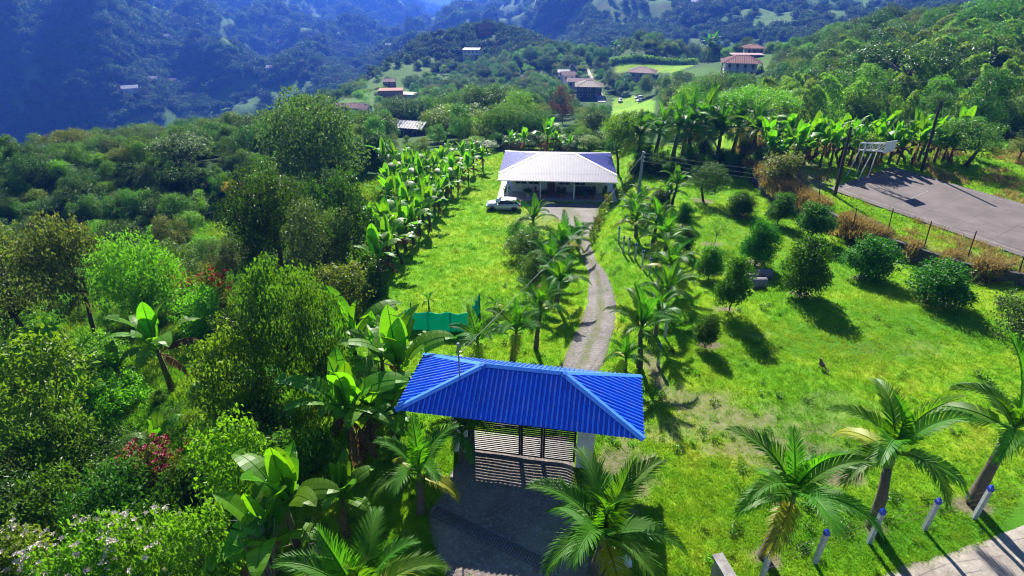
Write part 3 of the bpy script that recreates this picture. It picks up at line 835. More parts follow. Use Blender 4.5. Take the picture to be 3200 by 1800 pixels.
# fence posts with blue tops
def blue_post(b, hgt, label, group, lean=(0, 0)):
    o = empty("boundary_post", b); o.rotation_euler = (lean[0], lean[1], random.uniform(-.2, .2)); tag(o, label, "post", group)
    MB().box((0, 0, hgt * .45), (.15, .15, hgt * .9 + .3)).build("shaft", post_white, o)
    MB().add([(x * .082, y * .082, z) for z in (hgt * .88, hgt * .97) for x, y in ((-1, -1), (1, -1), (1, 1), (-1, 1))] + [(0, 0, hgt * 1.06)],
             [[3, 2, 1, 0], [0, 1, 5, 4], [1, 2, 6, 5], [2, 3, 7, 6], [3, 0, 4, 7], [4, 5, 8], [5, 6, 8], [6, 7, 8], [7, 4, 8]]).build("cap", post_blue, o)
    return o
rp = []
for k, (bx, by, tx, ty) in enumerate(((1915, 1458, 1938, 1390), (2049, 1417, 2080, 1334), (2185, 1365, 2222, 1282), (2324, 1332, 2364, 1256), (2450, 1303, 2498, 1224), (2590, 1270, 2640, 1190))):
    b = G(bx, by); t = W(tx, ty, b.y); hh = max(1.25, min(1.9, t.z - b.z))
    blue_post(b, hh, ordn[k] + " white post with blue top from the left along the dirt road", "white posts along the dirt road"); rp.append(b + Vector((0, 0, hh)))
for z in (.25, .6, .95):
    for k, (a, b) in enumerate(zip(rp[:-1], rp[1:])):
        o = MB().tube([a - Vector((0, 0, z)), b - Vector((0, 0, z))], .006, 3).build("fence_wire", rust)
        tag(o, {.25: "top", .6: "middle", .95: "bottom"}[z] + " fence wire between roadside posts " + ordn[k] + " and " + ordn[k + 1], "wire", "roadside fence wires")
for k, (px, py) in enumerate(((1556, 612), (1567, 637), (1581, 640), (1598, 655), (1615, 674), (1633, 694), (1650, 735), (1668, 790), (1672, 850), (1655, 920))):
    b = G(px, py); blue_post(b, 1.55, ordn[k] + " white post with blue top from the far end of the driveway palms", "white posts by the driveway palms", (random.uniform(-.04, .04), random.uniform(-.04, .04)))

# ------------------------------------------------------------------ green shade-cloth pen
def zA(x, y): return (1240 + x * .1553) / 1.24224, (900 + y * .1553) / 1.24224
cloth = leafmat("shade_cloth", (.010, .42, .33), (.008, .33, .26), .42, .7, (1.1, 1.5, 1.3), .2, 0.0, 2.0)
pen = empty("shade_cloth_pen", G(*zA(1470, 905))); tag(pen, "low pen of teal green shade cloth on the lawn left of the palms", "pen")
fl_, fr_ = G(*zA(200, 830)), G(*zA(1470, 905))
dpt = Vector((fl_.y - fr_.y, fr_.x - fl_.x, 0)).normalized() * -1
if dpt.y < 0: dpt = -dpt
bk = fr_ + Vector((.5, 3.2, 0)); bl = fl_ + Vector((.1, 1.4, 0))
def cloth_panel(a, b, ha, hb, seed, bulge=.08):
    n, m_ = 18, 8; v = []; d = (b - a); nrm = Vector((-d.y, d.x, 0)).normalized()
    for s in (0, .02):
        for i in range(n):
            for j in range(m_):
                k, q = i / (n - 1), j / (m_ - 1)
                x = a.lerp(b, k); hg = (ha + (hb - ha) * k) - .10 * math.sin(math.pi * k * 3) ** 2
                w_ = bulge * math.sin(k * 9 + seed) * (1 - q) * .6 + .05 * math.sin(k * 23 + q * 4 + seed) - .12 * math.sin(math.pi * q) * math.sin(math.pi * k)
                v.append((x.x + nrm.x * (w_ + s), x.y + nrm.y * (w_ + s), Hs(x.x, x.y) - .05 + hg * q))
    ii = np.arange(n * m_ * 2).reshape(2, n, m_); f = []
    for l in (0, 1): f.append(np.stack([ii[l, :-1, :-1], ii[l, 1:, :-1], ii[l, 1:, 1:], ii[l, :-1, 1:]], -1).reshape(-1, 4))
    me = mesh_np("cloth_panel", np.array(v), np.concatenate(f), cloth, True)
    o = place("cloth_panel", me, pen); o.matrix_parent_inverse = Matrix.Translation(-pen.location)
cloth_panel(fl_, fr_, 1.45, 1.6, 1); cloth_panel(fr_, bk, 1.6, 1.5, 2, .05); cloth_panel(bl, fl_, 1.2, 1.4, 4)
for p in (fl_, fr_, bk, bl, fl_.lerp(fr_, .35), fl_.lerp(fr_, .7)):
    o = MB().tube([(0, 0, -.2), (.02, .02, 1.5)], .035, 6).build("stake", wood_dark, pen); o.location = Vector((p.x, p.y, Hs(p.x, p.y))) - pen.location
gp = G(1548, 1270)
o = MB().tube([(0, 0, -.2), (.03, .05, 1.6)], .03, 7).build("marker_pole", solid("green_marker_paint", (.01, .25, .14), (.01, .2, .1), .5), loc=gp, rot=(0, .03, 0)); tag(o, "thin green marker pole on the lawn right of the gate", "pole")

# ------------------------------------------------------------------ concrete pipes in the orchard
pipe_m = solid("cast_concrete_pipe", (.25, .23, .25), (.15, .14, .16), .9, scale=3, bumpd=.01)
for k, (px, py, ln, r, rz, lab) in enumerate(((1905, 722, 1.15, .40, .05, "nearest of three concrete pipe rings lying between the orchard trees"), (1893, 706, 1.0, .33, .1, "smallest concrete pipe ring, behind the nearest one in the orchard"), (1919, 700, 1.1, .40, -.12, "concrete pipe ring lying furthest right and back in the orchard"))):
    b = G(px, py); c = empty("concrete_pipe", (b.x, b.y, b.z + r - .04), rz); tag(c, lab, "pipe", "concrete pipe rings")
    prof = [(r, -ln / 2), (r, ln / 2), (r * .82, ln / 2), (r * .82, -ln / 2), (r, -ln / 2)]
    m = MB(); nn = 20
    for q in range(nn):
        a = 2 * math.pi * q / nn
        for rad, x in prof[:4]: m.v.append(Vector((x, rad * math.cos(a), rad * math.sin(a))))
    for q in range(nn):
        q2 = (q + 1) % nn
        for e in range(4): m.f.append([q * 4 + e, q2 * 4 + e, q2 * 4 + (e + 1) % 4, q * 4 + (e + 1) % 4])
    m.build("barrel", pipe_m, c, True)

# ------------------------------------------------------------------ hatchback car
def car(loc, rz, paint, label, name="hatchback_car", scale=1.0, group=None, pickup=False):
    c = empty(name, loc, rz, scale); tag(c, label, "car", group)
    # stations along x (front = -x): x, half width, z bottom, z belt
    st = [(-2.0, .62, .42, .62), (-1.93, .74, .28, .74), (-1.6, .83, .22, .86), (-1.1, .85, .20, .93), (-.6, .86, .2, .95), (0, .86, .2, .96), (.7, .86, .2, .98), (1.3, .85, .22, 1.0), (1.75, .81, .26, 1.0), (1.95, .74, .34, .92), (2.0, .66, .45, .75)]
    m = MB(); n = 0
    for x, w, z0, z1 in st:
        zm = z0 + (z1 - z0) * .55
        ring = [(x, -w * .9, z0), (x, -w, z0 + .12), (x, -w, zm), (x, -w * .93, z1), (x, 0, z1 + .04), (x, w * .93, z1), (x, w, zm), (x, w, z0 + .12), (x, w * .9, z0), (x, 0, z0)]
        m.v += [Vector(v) for v in ring]
    k = 10
    for i in range(len(st) - 1):
        for j in range(k):
            j2 = (j + 1) % k; m.f.append([i * k + j, i * k + j2, (i + 1) * k + j2, (i + 1) * k + j])
    m.f.append(list(range(k))); m.f.append([(len(st) - 1) * k + j for j in range(k)][::-1])
    body = m.build("body", paint, c, True)
    x_end = .75 if pickup else 1.86
    gs = [(-1.0, .78, .93, .78, .94), (-.22, .80, .95, .62, 1.40), (.35, .80, .96, .62, 1.46), (x_end - .75, .79, .97, .60, 1.41), (x_end - .38, .78, .98, .58, 1.33), (x_end, .76, 1.0, .70, 1.03)]
    m = MB(); roofm = MB()
    for x, wb, zb, wt, zt in gs: m.v += [Vector((x, -wb, zb)), Vector((x, -wt, zt)), Vector((x, wt, zt)), Vector((x, wb, zb))]
    for i in range(len(gs) - 1):
        for j in range(3): m.f.append([i * 4 + j, i * 4 + j + 1, i * 4 + 5 + j, i * 4 + 4 + j])
    m.build("window_glass", glass, c, False)
    r_ = gs[1:5]
    for x, wb, zb, wt, zt in r_: roofm.v += [Vector((x, -wt - .02, zt - .02)), Vector((x, -wt * .9, zt + .025)), Vector((x, wt * .9, zt + .025)), Vector((x, wt + .02, zt - .02))]
    for i in range(len(r_) - 1):
        for j in range(3): roofm.f.append([i * 4 + j, i * 4 + j + 1, i * 4 + 5 + j, i * 4 + 4 + j])
    roofm.build("roof", paint, c, True)
    for s in (-1, 1):
        pil = MB()
        pil.bar((-.98, s * .79, .95), (-.23, s * .64, 1.40), .022); pil.bar((x_end, s * .75, 1.02), (x_end - .4, s * .61, 1.33), .05)
        if not pickup: pil.bar((1.32, s * .80, .98), (1.2, s * .63, 1.40), .05)
        pil.build("pillar", paint, c)
    tyre = solid("tyre_rubber", (.015, .015, .016), (.02, .02, .02), .85); rim = solid("alloy_rim", (.25, .25, .27), (.14, .14, .15), .35, .7, scale=12)
    for x in (-1.27, 1.27):
        for s in (-1, 1):
            w_ = empty_part("wheel", c, (x, s * .78, .31))
            t = MB(); t.lathe([(.18, -.1), (.29, -.1), (.31, -.06), (.31, .06), (.29, .1), (.18, .1)], 18)
            place("tyre", t.mesh("tyre", tyre, True), w_, rot=(math.pi / 2, 0, 0))
            r2 = MB(); r2.lathe([(.05, -.07), (.185, -.085), (.185, .085), (.05, .07)], 10)
            place("rim", r2.mesh("rim", rim), w_, rot=(math.pi / 2, 0, 0))
            a = MB(); pts = [(x + .40 * math.cos(q), s * .865, .30 + .40 * math.sin(q)) for q in np.linspace(0, math.pi, 9)]
            a.tube(pts, .035, 5).build("wheel_arch", tyre, c)
    lamp = solid("lamp_glass", (.6, .6, .6), (.4, .4, .42), .15); red = solid("tail_lamp", (.4, .02, .02), (.3, .01, .01), .2)
    for s in (-1, 1):
        MB().box((-1.84, s * .66, .70), (.28, .26, .14), rz=-s * .45).build("headlight", lamp, c)
        MB().box((1.90, s * .66, .86), (.14, .28, .2), rz=s * .4).build("tail_light", red, c)
        MB().box((-.62, s * .93, 1.0), (.12, .18, .12)).build("mirror", paint, c)
        for x in (.1, .95): MB().box((x - .35, s * .868, .78), (.16, .02, .03)).build("door_handle", paint, c)
    MB().box((-1.97, 0, .45), (.06, .9, .18)).build("grille", tyre, c)
    MB().box((1.99, 0, .6), (.03, .5, .13)).build("number_plate", lamp, c)
    return c
def empty_part(name, parent, loc):
    o = bpy.data.objects.new(name, None); o.empty_display_size = .1; o.location = loc; link(o, parent); return o
silver = solid("silver_car_paint", (.62, .62, .64), (.58, .58, .60), .22, .25, scale=1, spec=.8)
cg = G(1267, 527)
car((cg.x, cg.y, cg.z + .03), -.06, silver, "silver hatchback car parked on the grass before the farmhouse veranda", scale=(1.0, 1.0, .93))
# ------------------------------------------------------------------ vegetation meshes
def leaf_quads(pos, dirs, nrm, ln, wd, fold=.25):
    """folded leaves: base, left, tip, right -> two triangles' worth of quad each"""
    d = dirs / np.linalg.norm(dirs, axis=1, keepdims=True)
    s = np.cross(d, nrm); s /= np.maximum(np.linalg.norm(s, axis=1, keepdims=True), 1e-6)
    u = np.cross(s, d)
    ln = ln[:, None]; wd = wd[:, None]
    a = pos; c = pos + d * ln - u * ln * .12
    b = pos + d * ln * .45 + s * wd * .5 + u * wd * fold; e = pos + d * ln * .45 - s * wd * .5 + u * wd * fold
    v = np.stack([a, b, c, e], 1).reshape(-1, 3)
    i = np.arange(len(pos)) * 4
    f = np.concatenate([np.stack([i, i + 1, i + 2], -1), np.stack([i, i + 2, i + 3], -1)], 0)
    return v, f
def crown_mesh(name, lobes, n, ln, wd, seed, mat, inner=.22, droop=.25, up_bias=.15, clus=5):
    r = np.random.default_rng(seed)
    lobes = np.array(lobes, float)
    pw = lobes[:, 3] ** 2; pw /= pw.sum()
    nc = n // clus
    li = r.choice(len(lobes), nc, p=pw)
    d = r.normal(size=(nc, 3)); d[:, 2] += up_bias; d /= np.linalg.norm(d, axis=1, keepdims=True)
    rad = np.where(r.random(nc) < inner, r.uniform(.3, .8, nc), r.uniform(.82, 1.1, nc))
    cen = lobes[li, :3] + d * (lobes[li, 3] * rad)[:, None] * np.array([1, 1, .85])
    keep = np.ones(nc, bool)
    P = np.repeat(cen, clus, 0) + r.normal(size=(nc * clus, 3)) * ln * .55
    D = np.repeat(d, clus, 0)
    dirs = D * .7 + r.normal(size=D.shape) * .75; dirs[:, 2] -= droop
    nr_ = D + r.normal(size=D.shape) * .55 + np.array([0, 0, .35])
    L = ln * r.uniform(.65, 1.3, len(P)); Wd = wd * r.uniform(.7, 1.25, len(P))
    v, f = leaf_quads(P, dirs, nr_, L, Wd)
    rn = np.repeat(r.random(nc), clus) * .6 + r.random(len(P)) * .4
    me = mesh_np(name, v, f, mat, False, np.concatenate([rn, rn]))
    return me
def trunk_mesh(name, h, r0, lobes, seed, mat, lean=.1, fork=.45):
    r = random.Random(seed); m = MB()
    top = Vector((r.uniform(-lean, lean) * h, r.uniform(-lean, lean) * h, h * fork))
    m.tube([(0, 0, -.5), top * .5 + Vector((r.uniform(-.1, .1), r.uniform(-.1, .1), 0)), top], [r0 * 1.25, r0, r0 * .8], 8)
    for lb in sorted(lobes, key=lambda q: -q[3])[:9]:
        e = Vector(lb[:3]); mid = top.lerp(e, .5) + Vector((r.uniform(-.3, .3), r.uniform(-.3, .3), -.2))
        m.tube([top - Vector((0, 0, r0)), mid, e], [r0 * .55, r0 * .35, r0 * .12], 5)
    return m.mesh(name, mat, True)
bark = solid("bark", (.10, .075, .055), (.05, .038, .03), .95, scale=6, stretch=(1, 1, .25), bumpd=.03)
bark_pale = solid("pale_bark", (.24, .21, .18), (.14, .12, .10), .9, scale=6, stretch=(1, 1, .3), bumpd=.02)
LM = {
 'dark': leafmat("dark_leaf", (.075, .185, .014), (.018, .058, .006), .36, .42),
 'mid': leafmat("mid_leaf", (.130, .290, .018), (.035, .105, .009), .40, .42),
 'light': leafmat("light_leaf", (.215, .395, .022), (.065, .165, .012), .44, .42),
 'lime': leafmat("lime_leaf", (.235, .470, .018), (.085, .225, .010), .46, .40),
 'olive': leafmat("olive_leaf", (.215, .265, .035), (.065, .100, .014), .38, .5),
 'grey': leafmat("grey_green_leaf", (.150, .240, .070), (.040, .085, .020), .34, .55, spec=.4),
 'bronze': leafmat("bronze_leaf", (.215, .275, .060), (.055, .100, .018), .36, .55, tips=((.34, .26, .15), .92), spec=.3),
 'yellow': leafmat("yellow_leaf", (0.525, 0.350, 0.026), (0.1361, 0.1246, 0.0137), .35, .5),
 'brown': leafmat("brown_leaf", (0.263, 0.158, 0.079), (0.0792, 0.0511, 0.0281), .3, .7, (1.3, 1.1, .7)),
 'citrus': leafmat("citrus_leaf", (.080, .240, .010), (.022, .085, .005), .36, .55, spec=.3),
 'bamboo': leafmat("bamboo_leaf", (.245, .390, .045), (.09, .185, .022), .46, .5, nscale=.3),
 'far1': leafmat('far_shaded_leaf', (.055, .110, .018), (0.0115, 0.0302, 0.0058), .32, .6),  # far leaves darkened: shade of the mountainsides put into the colour
 'far2': leafmat('far_shaded_mid_leaf', (.095, .170, .025), (0.0216, 0.0504, 0.0086), .36, .6),  # lighter of the two, also darkened for mountainside shade
 'vine': leafmat("vine_leaf", (.150, .300, .020), (.035, .080, .010), .40, .55, tips=((.13, .085, .07), .98)),
}
def lobeset(seed, n, rx, rz, zc, r0, r1, flat=False):
    r = random.Random(seed); out = []
    for i in range(n):
        a = i * 2.39996 + r.uniform(-.3, .3); q = math.sqrt((i + .5) / n)
        x, y = rx * q * math.cos(a), rx * q * math.sin(a)
        z = zc + (rz * math.sqrt(max(0, 1 - q * q)) * r.uniform(.35, 1.0) if not flat else r.uniform(-.3, .3) + .6 * (1 - q))
        if not flat and r.random() < .45: z = zc - rz * r.uniform(.1, .8) * math.sqrt(max(0, 1 - q * q * .6))
        out.append((x, y, z, r.uniform(r0, r1)))
    return out
PROTO = {}
def tree_proto(key, lobes, n, ln, wd, seed, h, r0, brk=bark, fork=.45, **k):
    cm = crown_mesh(key + "_crown", lobes, n, ln, wd, seed, LM['mid'], **k)
    tm_ = trunk_mesh(key + "_trunk", h, r0, lobes, seed, brk, fork=fork)
    co = np.empty(len(cm.vertices) * 3, np.float32); cm.vertices.foreach_get("co", co); co = co.reshape(-1, 3)
    PROTO[key] = (cm, tm_, float(np.percentile(co[:, 2], 99.5)), float(2 * np.percentile(np.hypot(co[:, 0], co[:, 1]), 98)))
tree_proto('round', lobeset(1, 22, 2.3, 2.2, 4.6, .8, 1.3), 5200, .26, .14, 1, 7, .17)
tree_proto('tall', lobeset(2, 26, 1.9, 3.4, 5.8, .75, 1.2), 5600, .26, .14, 2, 9, .18)
tree_proto('broad', lobeset(3, 34, 4.2, 2.6, 6.0, 1.0, 1.7), 8200, .32, .17, 3, 9, .28)
tree_proto('lumpy', lobeset(4, 17, 3.2, 3.0, 5.4, .9, 1.6), 6200, .28, .15, 4, 8, .22)
tree_proto('umbrella', lobeset(5, 26, 4.0, .8, 5.6, .55, .95, True), 4600, .22, .11, 5, 6.2, .16, bark_pale, .6)
tree_proto('loose', lobeset(6, 20, 2.4, 2.4, 3.8, .6, 1.1), 2600, .28, .13, 6, 6, .12, bark_pale, .35, inner=.4)
tree_proto('shrub', lobeset(7, 16, 1.3, .9, 1.15, .45, .75), 3200, .17, .095, 7, 2.2, .06, bark, .25)
tree_proto('shrubtall', lobeset(8, 16, 1.1, 1.5, 1.9, .45, .75), 3200, .18, .10, 8, 3.4, .06, bark, .25)
tree_proto('vine', lobeset(9, 26, 2.1, 2.4, 2.8, .6, 1.0), 5200, .22, .14, 9, 5, .12, bark, .3, droop=.9)
tree_proto('citrus', lobeset(10, 24, 1.0, 1.15, 1.65, .5, .72), 8500, .15, .09, 10, 2.6, .065, bark, .26, inner=.12)
tree_proto('citrus2', lobeset(11, 22, .85, 1.5, 1.85, .42, .62), 7500, .15, .09, 11, 3.2, .06, bark, .22, inner=.12, up_bias=.5, droop=-.3)
tree_proto('sapling', lobeset(12, 9, .7, .8, 1.6, .3, .45), 500, .13, .06, 12, 2.6, .035, bark_pale, .3, inner=.4)

def tree(name, key, mat, loc, sx, sz, rz=None, label=None, cat="tree", group=None, trunk=True):
    cm, tm_, hh, ww = PROTO[key]
    t = empty(name, loc, random.uniform(0, 6.28) if rz is None else rz, (sx, sx, sz))
    tag(t, label, cat, group)
    place("crown" if cat == "tree" else "foliage", cm, t, mat=LM[mat])
    if trunk: place("trunk" if cat == "tree" else "stem", tm_, t)
    return t
def hero(name, key, mat, bx, by, top, wpx, label, cat="tree", group=None, Y=None, sink=0.0):
    b = G(bx, by) if Y is None else None
    if b is None:
        u, t = ray(bx, by); b = Vector((u * Y, Y, Hs(u * Y, Y)))
    tz = W(bx, top, b.y).z
    hh = max(.6, tz - b.z)
    d = b.y * CT - (b.z + hh * .5 - CAMZ) * ST
    cm, tm_, h0, w0 = PROTO[key]
    o = tree(name, key, mat, b - Vector((0, 0, sink)), wpx * d / FD / w0, (hh + sink) / h0, label=label, cat=cat, group=group)
    BUSY.append((b.x, b.y, wpx * d / FD * .36)); return o
BUSY = []
def ordw(n):
    ones = ordn; tens = {2: "twent", 3: "thirt", 4: "fort", 5: "fift", 6: "sixt", 7: "sevent", 8: "eight", 9: "ninet"}
    if n <= 20: return ones[n - 1]
    if n >= 100: return "hundred-and-" + ordw(n - 100) if n > 100 else "hundredth"
    t, o = divmod(n, 10)
    return tens[t] + "ieth" if o == 0 else tens[t] + "y-" + ones[o - 1]
def label_row(objs, fmt, by=lambda o: proj(*o.matrix_basis.translation)[0]):
    for k, o in enumerate(sorted(objs, key=by)): o["label"] = fmt(o, ordw(k + 1))

# ---- palm fronds
def frond_mesh(name, L, e0, droop, n, ll, lw, seed, mat, vee=.35, hang=.35):
    r = np.random.default_rng(seed)
    T = np.linspace(0, 1, 14)
    ang = np.radians(e0) - np.radians(droop) * T ** 1.5
    px = np.concatenate([[0], np.cumsum(np.cos(ang[:-1]) / 13 * L)]); pz = np.concatenate([[0], np.cumsum(np.sin(ang[:-1]) / 13 * L)])
    verts = []; faces = []; rn = []
    t = np.linspace(.13, 1.0, n)
    for side in (-1, 1):
        for k, tk in enumerate(t):
            x = np.interp(tk, T, px); z = np.interp(tk, T, pz); a = np.interp(tk, T, ang)
            fw = np.array([math.cos(a), 0, math.sin(a)]); up = np.array([-math.sin(a), 0, math.cos(a)]); sd = np.array([0, side, 0])
            l = ll * (math.sin(math.pi * (.16 + .78 * tk)) ** .7) * r.uniform(.88, 1.08)
            q = math.radians(62 - 40 * tk + r.uniform(-5, 5))
            d = fw * math.cos(q) + sd * math.sin(q) * math.cos(vee) + up * math.sin(q) * math.sin(vee)
            d = d / np.linalg.norm(d)
            base = np.array([x, 0, z]); mid = base + d * l * .55; tip = mid + (d * .9 - np.array([0, 0, hang * r.uniform(.5, 1.4)])) * l * .48
            w = lw * (.75 + .25 * math.sin(math.pi * tk)); nb = fw * w * .5
            b = len(verts)
            verts += [base - nb * .5, base + nb * .5, mid + nb * 1.0, mid - nb * 1.0, tip]
            faces += [[b, b + 1, b + 2, b + 3], [b + 3, b + 2, b + 4]]
            c = .35 + .4 * r.random(); rn += [c, c]
    m = MB(); m.tube([(px[i], 0, pz[i]) for i in range(14)], [.030 * L / 2 * (1 - .8 * i / 13) + .004 for i in range(14)], 5)
    b = len(verts); verts += [np.array(v) for v in m.v]; faces += [[i + b for i in f] for f in m.f]; rn += [.9] * len(m.f)
    return mesh_np(name, verts, faces, mat, False, rn)
palm_leaf = leafmat("palm_leaf", (.085, .230, .012), (.040, .130, .010), .54, .48, (1.8, 1.9, .4), spec=.3, tint=.10)
palm_yellow = leafmat("palm_leaf_yellowing", (.36, .36, .015), (.22, .28, .012), .42, .5, spec=.4)
palm_dead = leafmat("dead_palm_frond", (.24, .16, .08), (.12, .075, .04), .3, .8, (1.3, 1.1, .7), .2)
palm_bark = solid("palm_trunk", (.155, .125, .085), (.08, .065, .045), .9, scale=3, stretch=(1, 1, 7), bumpd=.02)
shaft_m = solid("palm_crownshaft", (.11, .17, .03), (.07, .12, .02), .5, scale=3)
FR = [frond_mesh("frond", 2.1, 84, 40, 50, .62, .062, 1, palm_leaf, .55, .25), frond_mesh("frond", 2.2, 62, 85, 52, .66, .062, 2, palm_leaf, .45, .35),
      frond_mesh("frond", 2.1, 38, 92, 52, .62, .062, 3, palm_leaf, .35, .5), frond_mesh("frond", 1.9, 8, 78, 48, .56, .058, 4, palm_leaf, .2, .6)]
def palm(loc, hgt, s, rz, label=None, group=None, nf=11, seed=0, lean=.10, yellow=1, thin=False, fs=1.0, name="palm_tree"):
    r = random.Random(seed + 100)
    t = empty(name, loc, rz); tag(t, label, "palm", group)
    tx, ty = r.uniform(-lean, lean) * hgt, r.uniform(-lean, lean) * hgt
    r0 = (.13 if not thin else .09) * s
    th = hgt
    MB().tube([(0, 0, -.3), (0, 0, .12), (tx * .3, ty * .3, th * .4), (tx, ty, th * .8)], [r0 * 1.7, r0 * 1.35, r0, r0 * .8], 9).build("trunk", palm_bark, t, True)
    MB().tube([(tx, ty, th * .79), (tx, ty, th * .88), (tx, ty, th + .05)], [r0 * .95, r0 * .8, r0 * .4], 8).build("crownshaft", shaft_m, t, True)
    a0 = r.uniform(0, 6.28)
    for k in range(nf):
        q = k / max(nf - 1, 1)
        vi = 0 if q < .2 else 1 if q < .58 else 2 if q < .85 else 3
        o = place("frond", FR[vi], t, (tx, ty, th * (1.0 - .06 * q)), (r.uniform(-.18, .18), r.uniform(-.12, .12), a0 + k * 2.39996 + r.uniform(-.25, .25)), s * fs * r.uniform(.85, 1.1),
                  mat=(palm_dead if (k == nf - 1 and r.random() < .22) else palm_yellow) if (k >= nf - yellow) else None)
    return t
# ---- banana
def banana_leaf(name, L, e0, droop, wd, seed, mat, torn=.3, fold=.35, curl=0.0):
    r = random.Random(seed); n = 13
    ang = [math.radians(e0) - math.radians(droop) * (i / n) ** 1.6 for i in range(n + 1)]
    P = [Vector((0, 0, 0))]; st = .35
    P.append(Vector((math.cos(ang[0]) * st, 0, math.sin(ang[0]) * st)))
    for i in range(1, n): P.append(P[-1] + Vector((math.cos(ang[i]), 0, math.sin(ang[i]))) * (L / n))
    m = MB(); m.tube(P, [.035 - .028 * i / n for i in range(len(P))], 5)
    rn = [.95] * len(m.f)
    for side in (-1, 1):
        i = 1; sag = 0.0
        for i in range(1, n - 0):
            if i >= len(P) - 1: break
            t0, t1 = (i - 1) / (n - 1), i / (n - 1)
            w0 = wd * (math.sin(math.pi * min(1, .06 + .92 * t0)) ** .55); w1 = wd * (math.sin(math.pi * min(1, .06 + .94 * t1)) ** .55) if i < len(P) - 2 else .02
            if r.random() < torn: sag = r.uniform(-.25, .7); gap = .12
            else: gap = 0.0
            f = fold - sag
            a, b = P[i], P[i + 1]; d = (b - a)
            up = Vector((-d.z, 0, d.x)).normalized()
            def ed(p, w, k): return p + Vector((0, side * w * math.cos(f) * k, 0)) + up * (w * math.sin(f) * k) - Vector((0, 0, (.10 + curl + max(0, sag) * .3) * w * k * k))
            a2 = a + d * gap; bs = len(m.v)
            m.v += [a2, b, ed(b, w1, .55), ed(a2, w0, .55), ed(b, w1, 1), ed(a2 + d * gap * .5, w0, 1)]
            m.f += [[bs, bs + 1, bs + 2, bs + 3], [bs + 3, bs + 2, bs + 4, bs + 5]]
            c = r.uniform(.3, .8); rn += [c, c]
    return mesh_np(name, m.v, m.f, mat, False, rn)
ban = leafmat("banana_leaf", (.13, .31, .012), (.065, .19, .010), .52, .45, (1.7, 1.8, .35), .35, .10, 1.5)
bandead = leafmat("dead_banana_leaf", (.20, .12, .06), (.09, .05, .03), .3, .8, (1.3, 1.1, .7), .2)
ban_stem = solid("banana_stem", (.13, .13, .045), (.07, .05, .028), .7, scale=4, stretch=(1, 1, .3), bumpd=.01)
BL = [banana_leaf("leaf", 2.0, 88, 14, .36, 1, ban, .05, .45), banana_leaf("leaf", 2.2, 74, 45, .38, 2, ban, .22, .35), banana_leaf("leaf", 2.3, 62, 92, .38, 3, ban, .35, .2),
      banana_leaf("leaf", 2.1, 38, 95, .35, 4, ban, .5, .1), banana_leaf("leaf", 1.9, 78, 8, .33, 5, ban, .1, .6)]
BD = [banana_leaf("dead_leaf", 1.7, -30, 62, .20, 8, bandead, .7, -.4, .6), banana_leaf("dead_leaf", 1.6, 20, 110, .20, 9, bandead, .7, -.3, .5)]
def banana(loc, hgt, s, rz, label=None, group=None, seed=0, nl=8, nd=2, lean=.05):
    r = random.Random(seed + 900)
    t = empty("banana_plant", loc, rz); tag(t, label, "banana plant", group)
    tx, ty = r.uniform(-lean, lean) * hgt, r.uniform(-lean, lean) * hgt
    MB().tube([(0, 0, -.3), (tx * .3, ty * .3, hgt * .4), (tx, ty, hgt)], [.15 * s, .12 * s, .07 * s], 8).build("pseudostem", ban_stem, t, True)
    a0 = r.uniform(0, 6.28)
    for k in range(nl):
        q = k / max(nl - 1, 1)
        vi = (0 if r.random() < .6 else 4) if k < 2 else 1 if q < .5 else 2 if q < .8 else 3
        place("leaf", BL[vi], t, (tx, ty, hgt * (1.0 - .05 * q)), (r.uniform(-.12, .12), r.uniform(-.15, .1), a0 + k * 2.6 + r.uniform(-.4, .4)), s * r.uniform(.85, 1.12))
    for k in range(nd):
        place("dead_leaf", BD[k % 2], t, (tx, ty, hgt * r.uniform(.82, .95)), (0, r.uniform(-.1, .2), r.uniform(0, 6.28)), s * r.uniform(.8, 1.1))
    return t
# ---- bamboo plume
def bamboo_meshes(seed, hgt, bend):
    r = np.random.default_rng(seed); T = np.linspace(0, 1, 16)
    a = math.radians(86) - math.radians(bend) * T ** 2.4
    x = np.concatenate([[0], np.cumsum(np.cos(a[:-1]) * hgt / 15)]); z = np.concatenate([[0], np.cumsum(np.sin(a[:-1]) * hgt / 15)])
    m = MB().tube([(x[i], 0, z[i]) for i in range(16)], [.07 * (1 - .9 * i / 15) + .006 for i in range(16)], 6)
    n = 900
    t = r.uniform(.22, 1.0, n) ** .85
    cx_ = np.interp(t, T, x); cz = np.interp(t, T, z)
    rad = 1.35 * np.sin(np.pi * np.clip(.12 + .86 * t, 0, 1)) ** .7
    th = r.uniform(0, 6.28, n); q = rad * np.sqrt(r.random(n))
    P = np.stack([cx_ + q * np.cos(th) * .6, q * np.sin(th), cz - q * .35 + r.normal(size=n) * .15], -1)
    d = np.stack([np.cos(th) * .6 + .25, np.sin(th), -.75 + r.normal(size=n) * .3], -1)
    nr_ = r.normal(size=(n, 3)) + np.array([0, 0, 1.0])
    v, f = leaf_quads(P, d, nr_, r.uniform(.38, .72, n), r.uniform(.10, .2, n))
    rn = r.random(n)
    return m.mesh("culm", MATS["palm_crownshaft"], True), mesh_np("foliage", v, f, LM['bamboo'], False, np.concatenate([rn, rn]))
BM = [bamboo_meshes(1, 12, 95), bamboo_meshes(2, 13.5, 120), bamboo_meshes(3, 10.5, 75)]
def bamboo(loc, s, rz, group):
    k = random.randrange(3)
    t = empty("bamboo_culm", loc, rz, s); tag(t, None, "bamboo", group)
    place("culm", BM[k][0], t); place("foliage", BM[k][1], t)
    return t
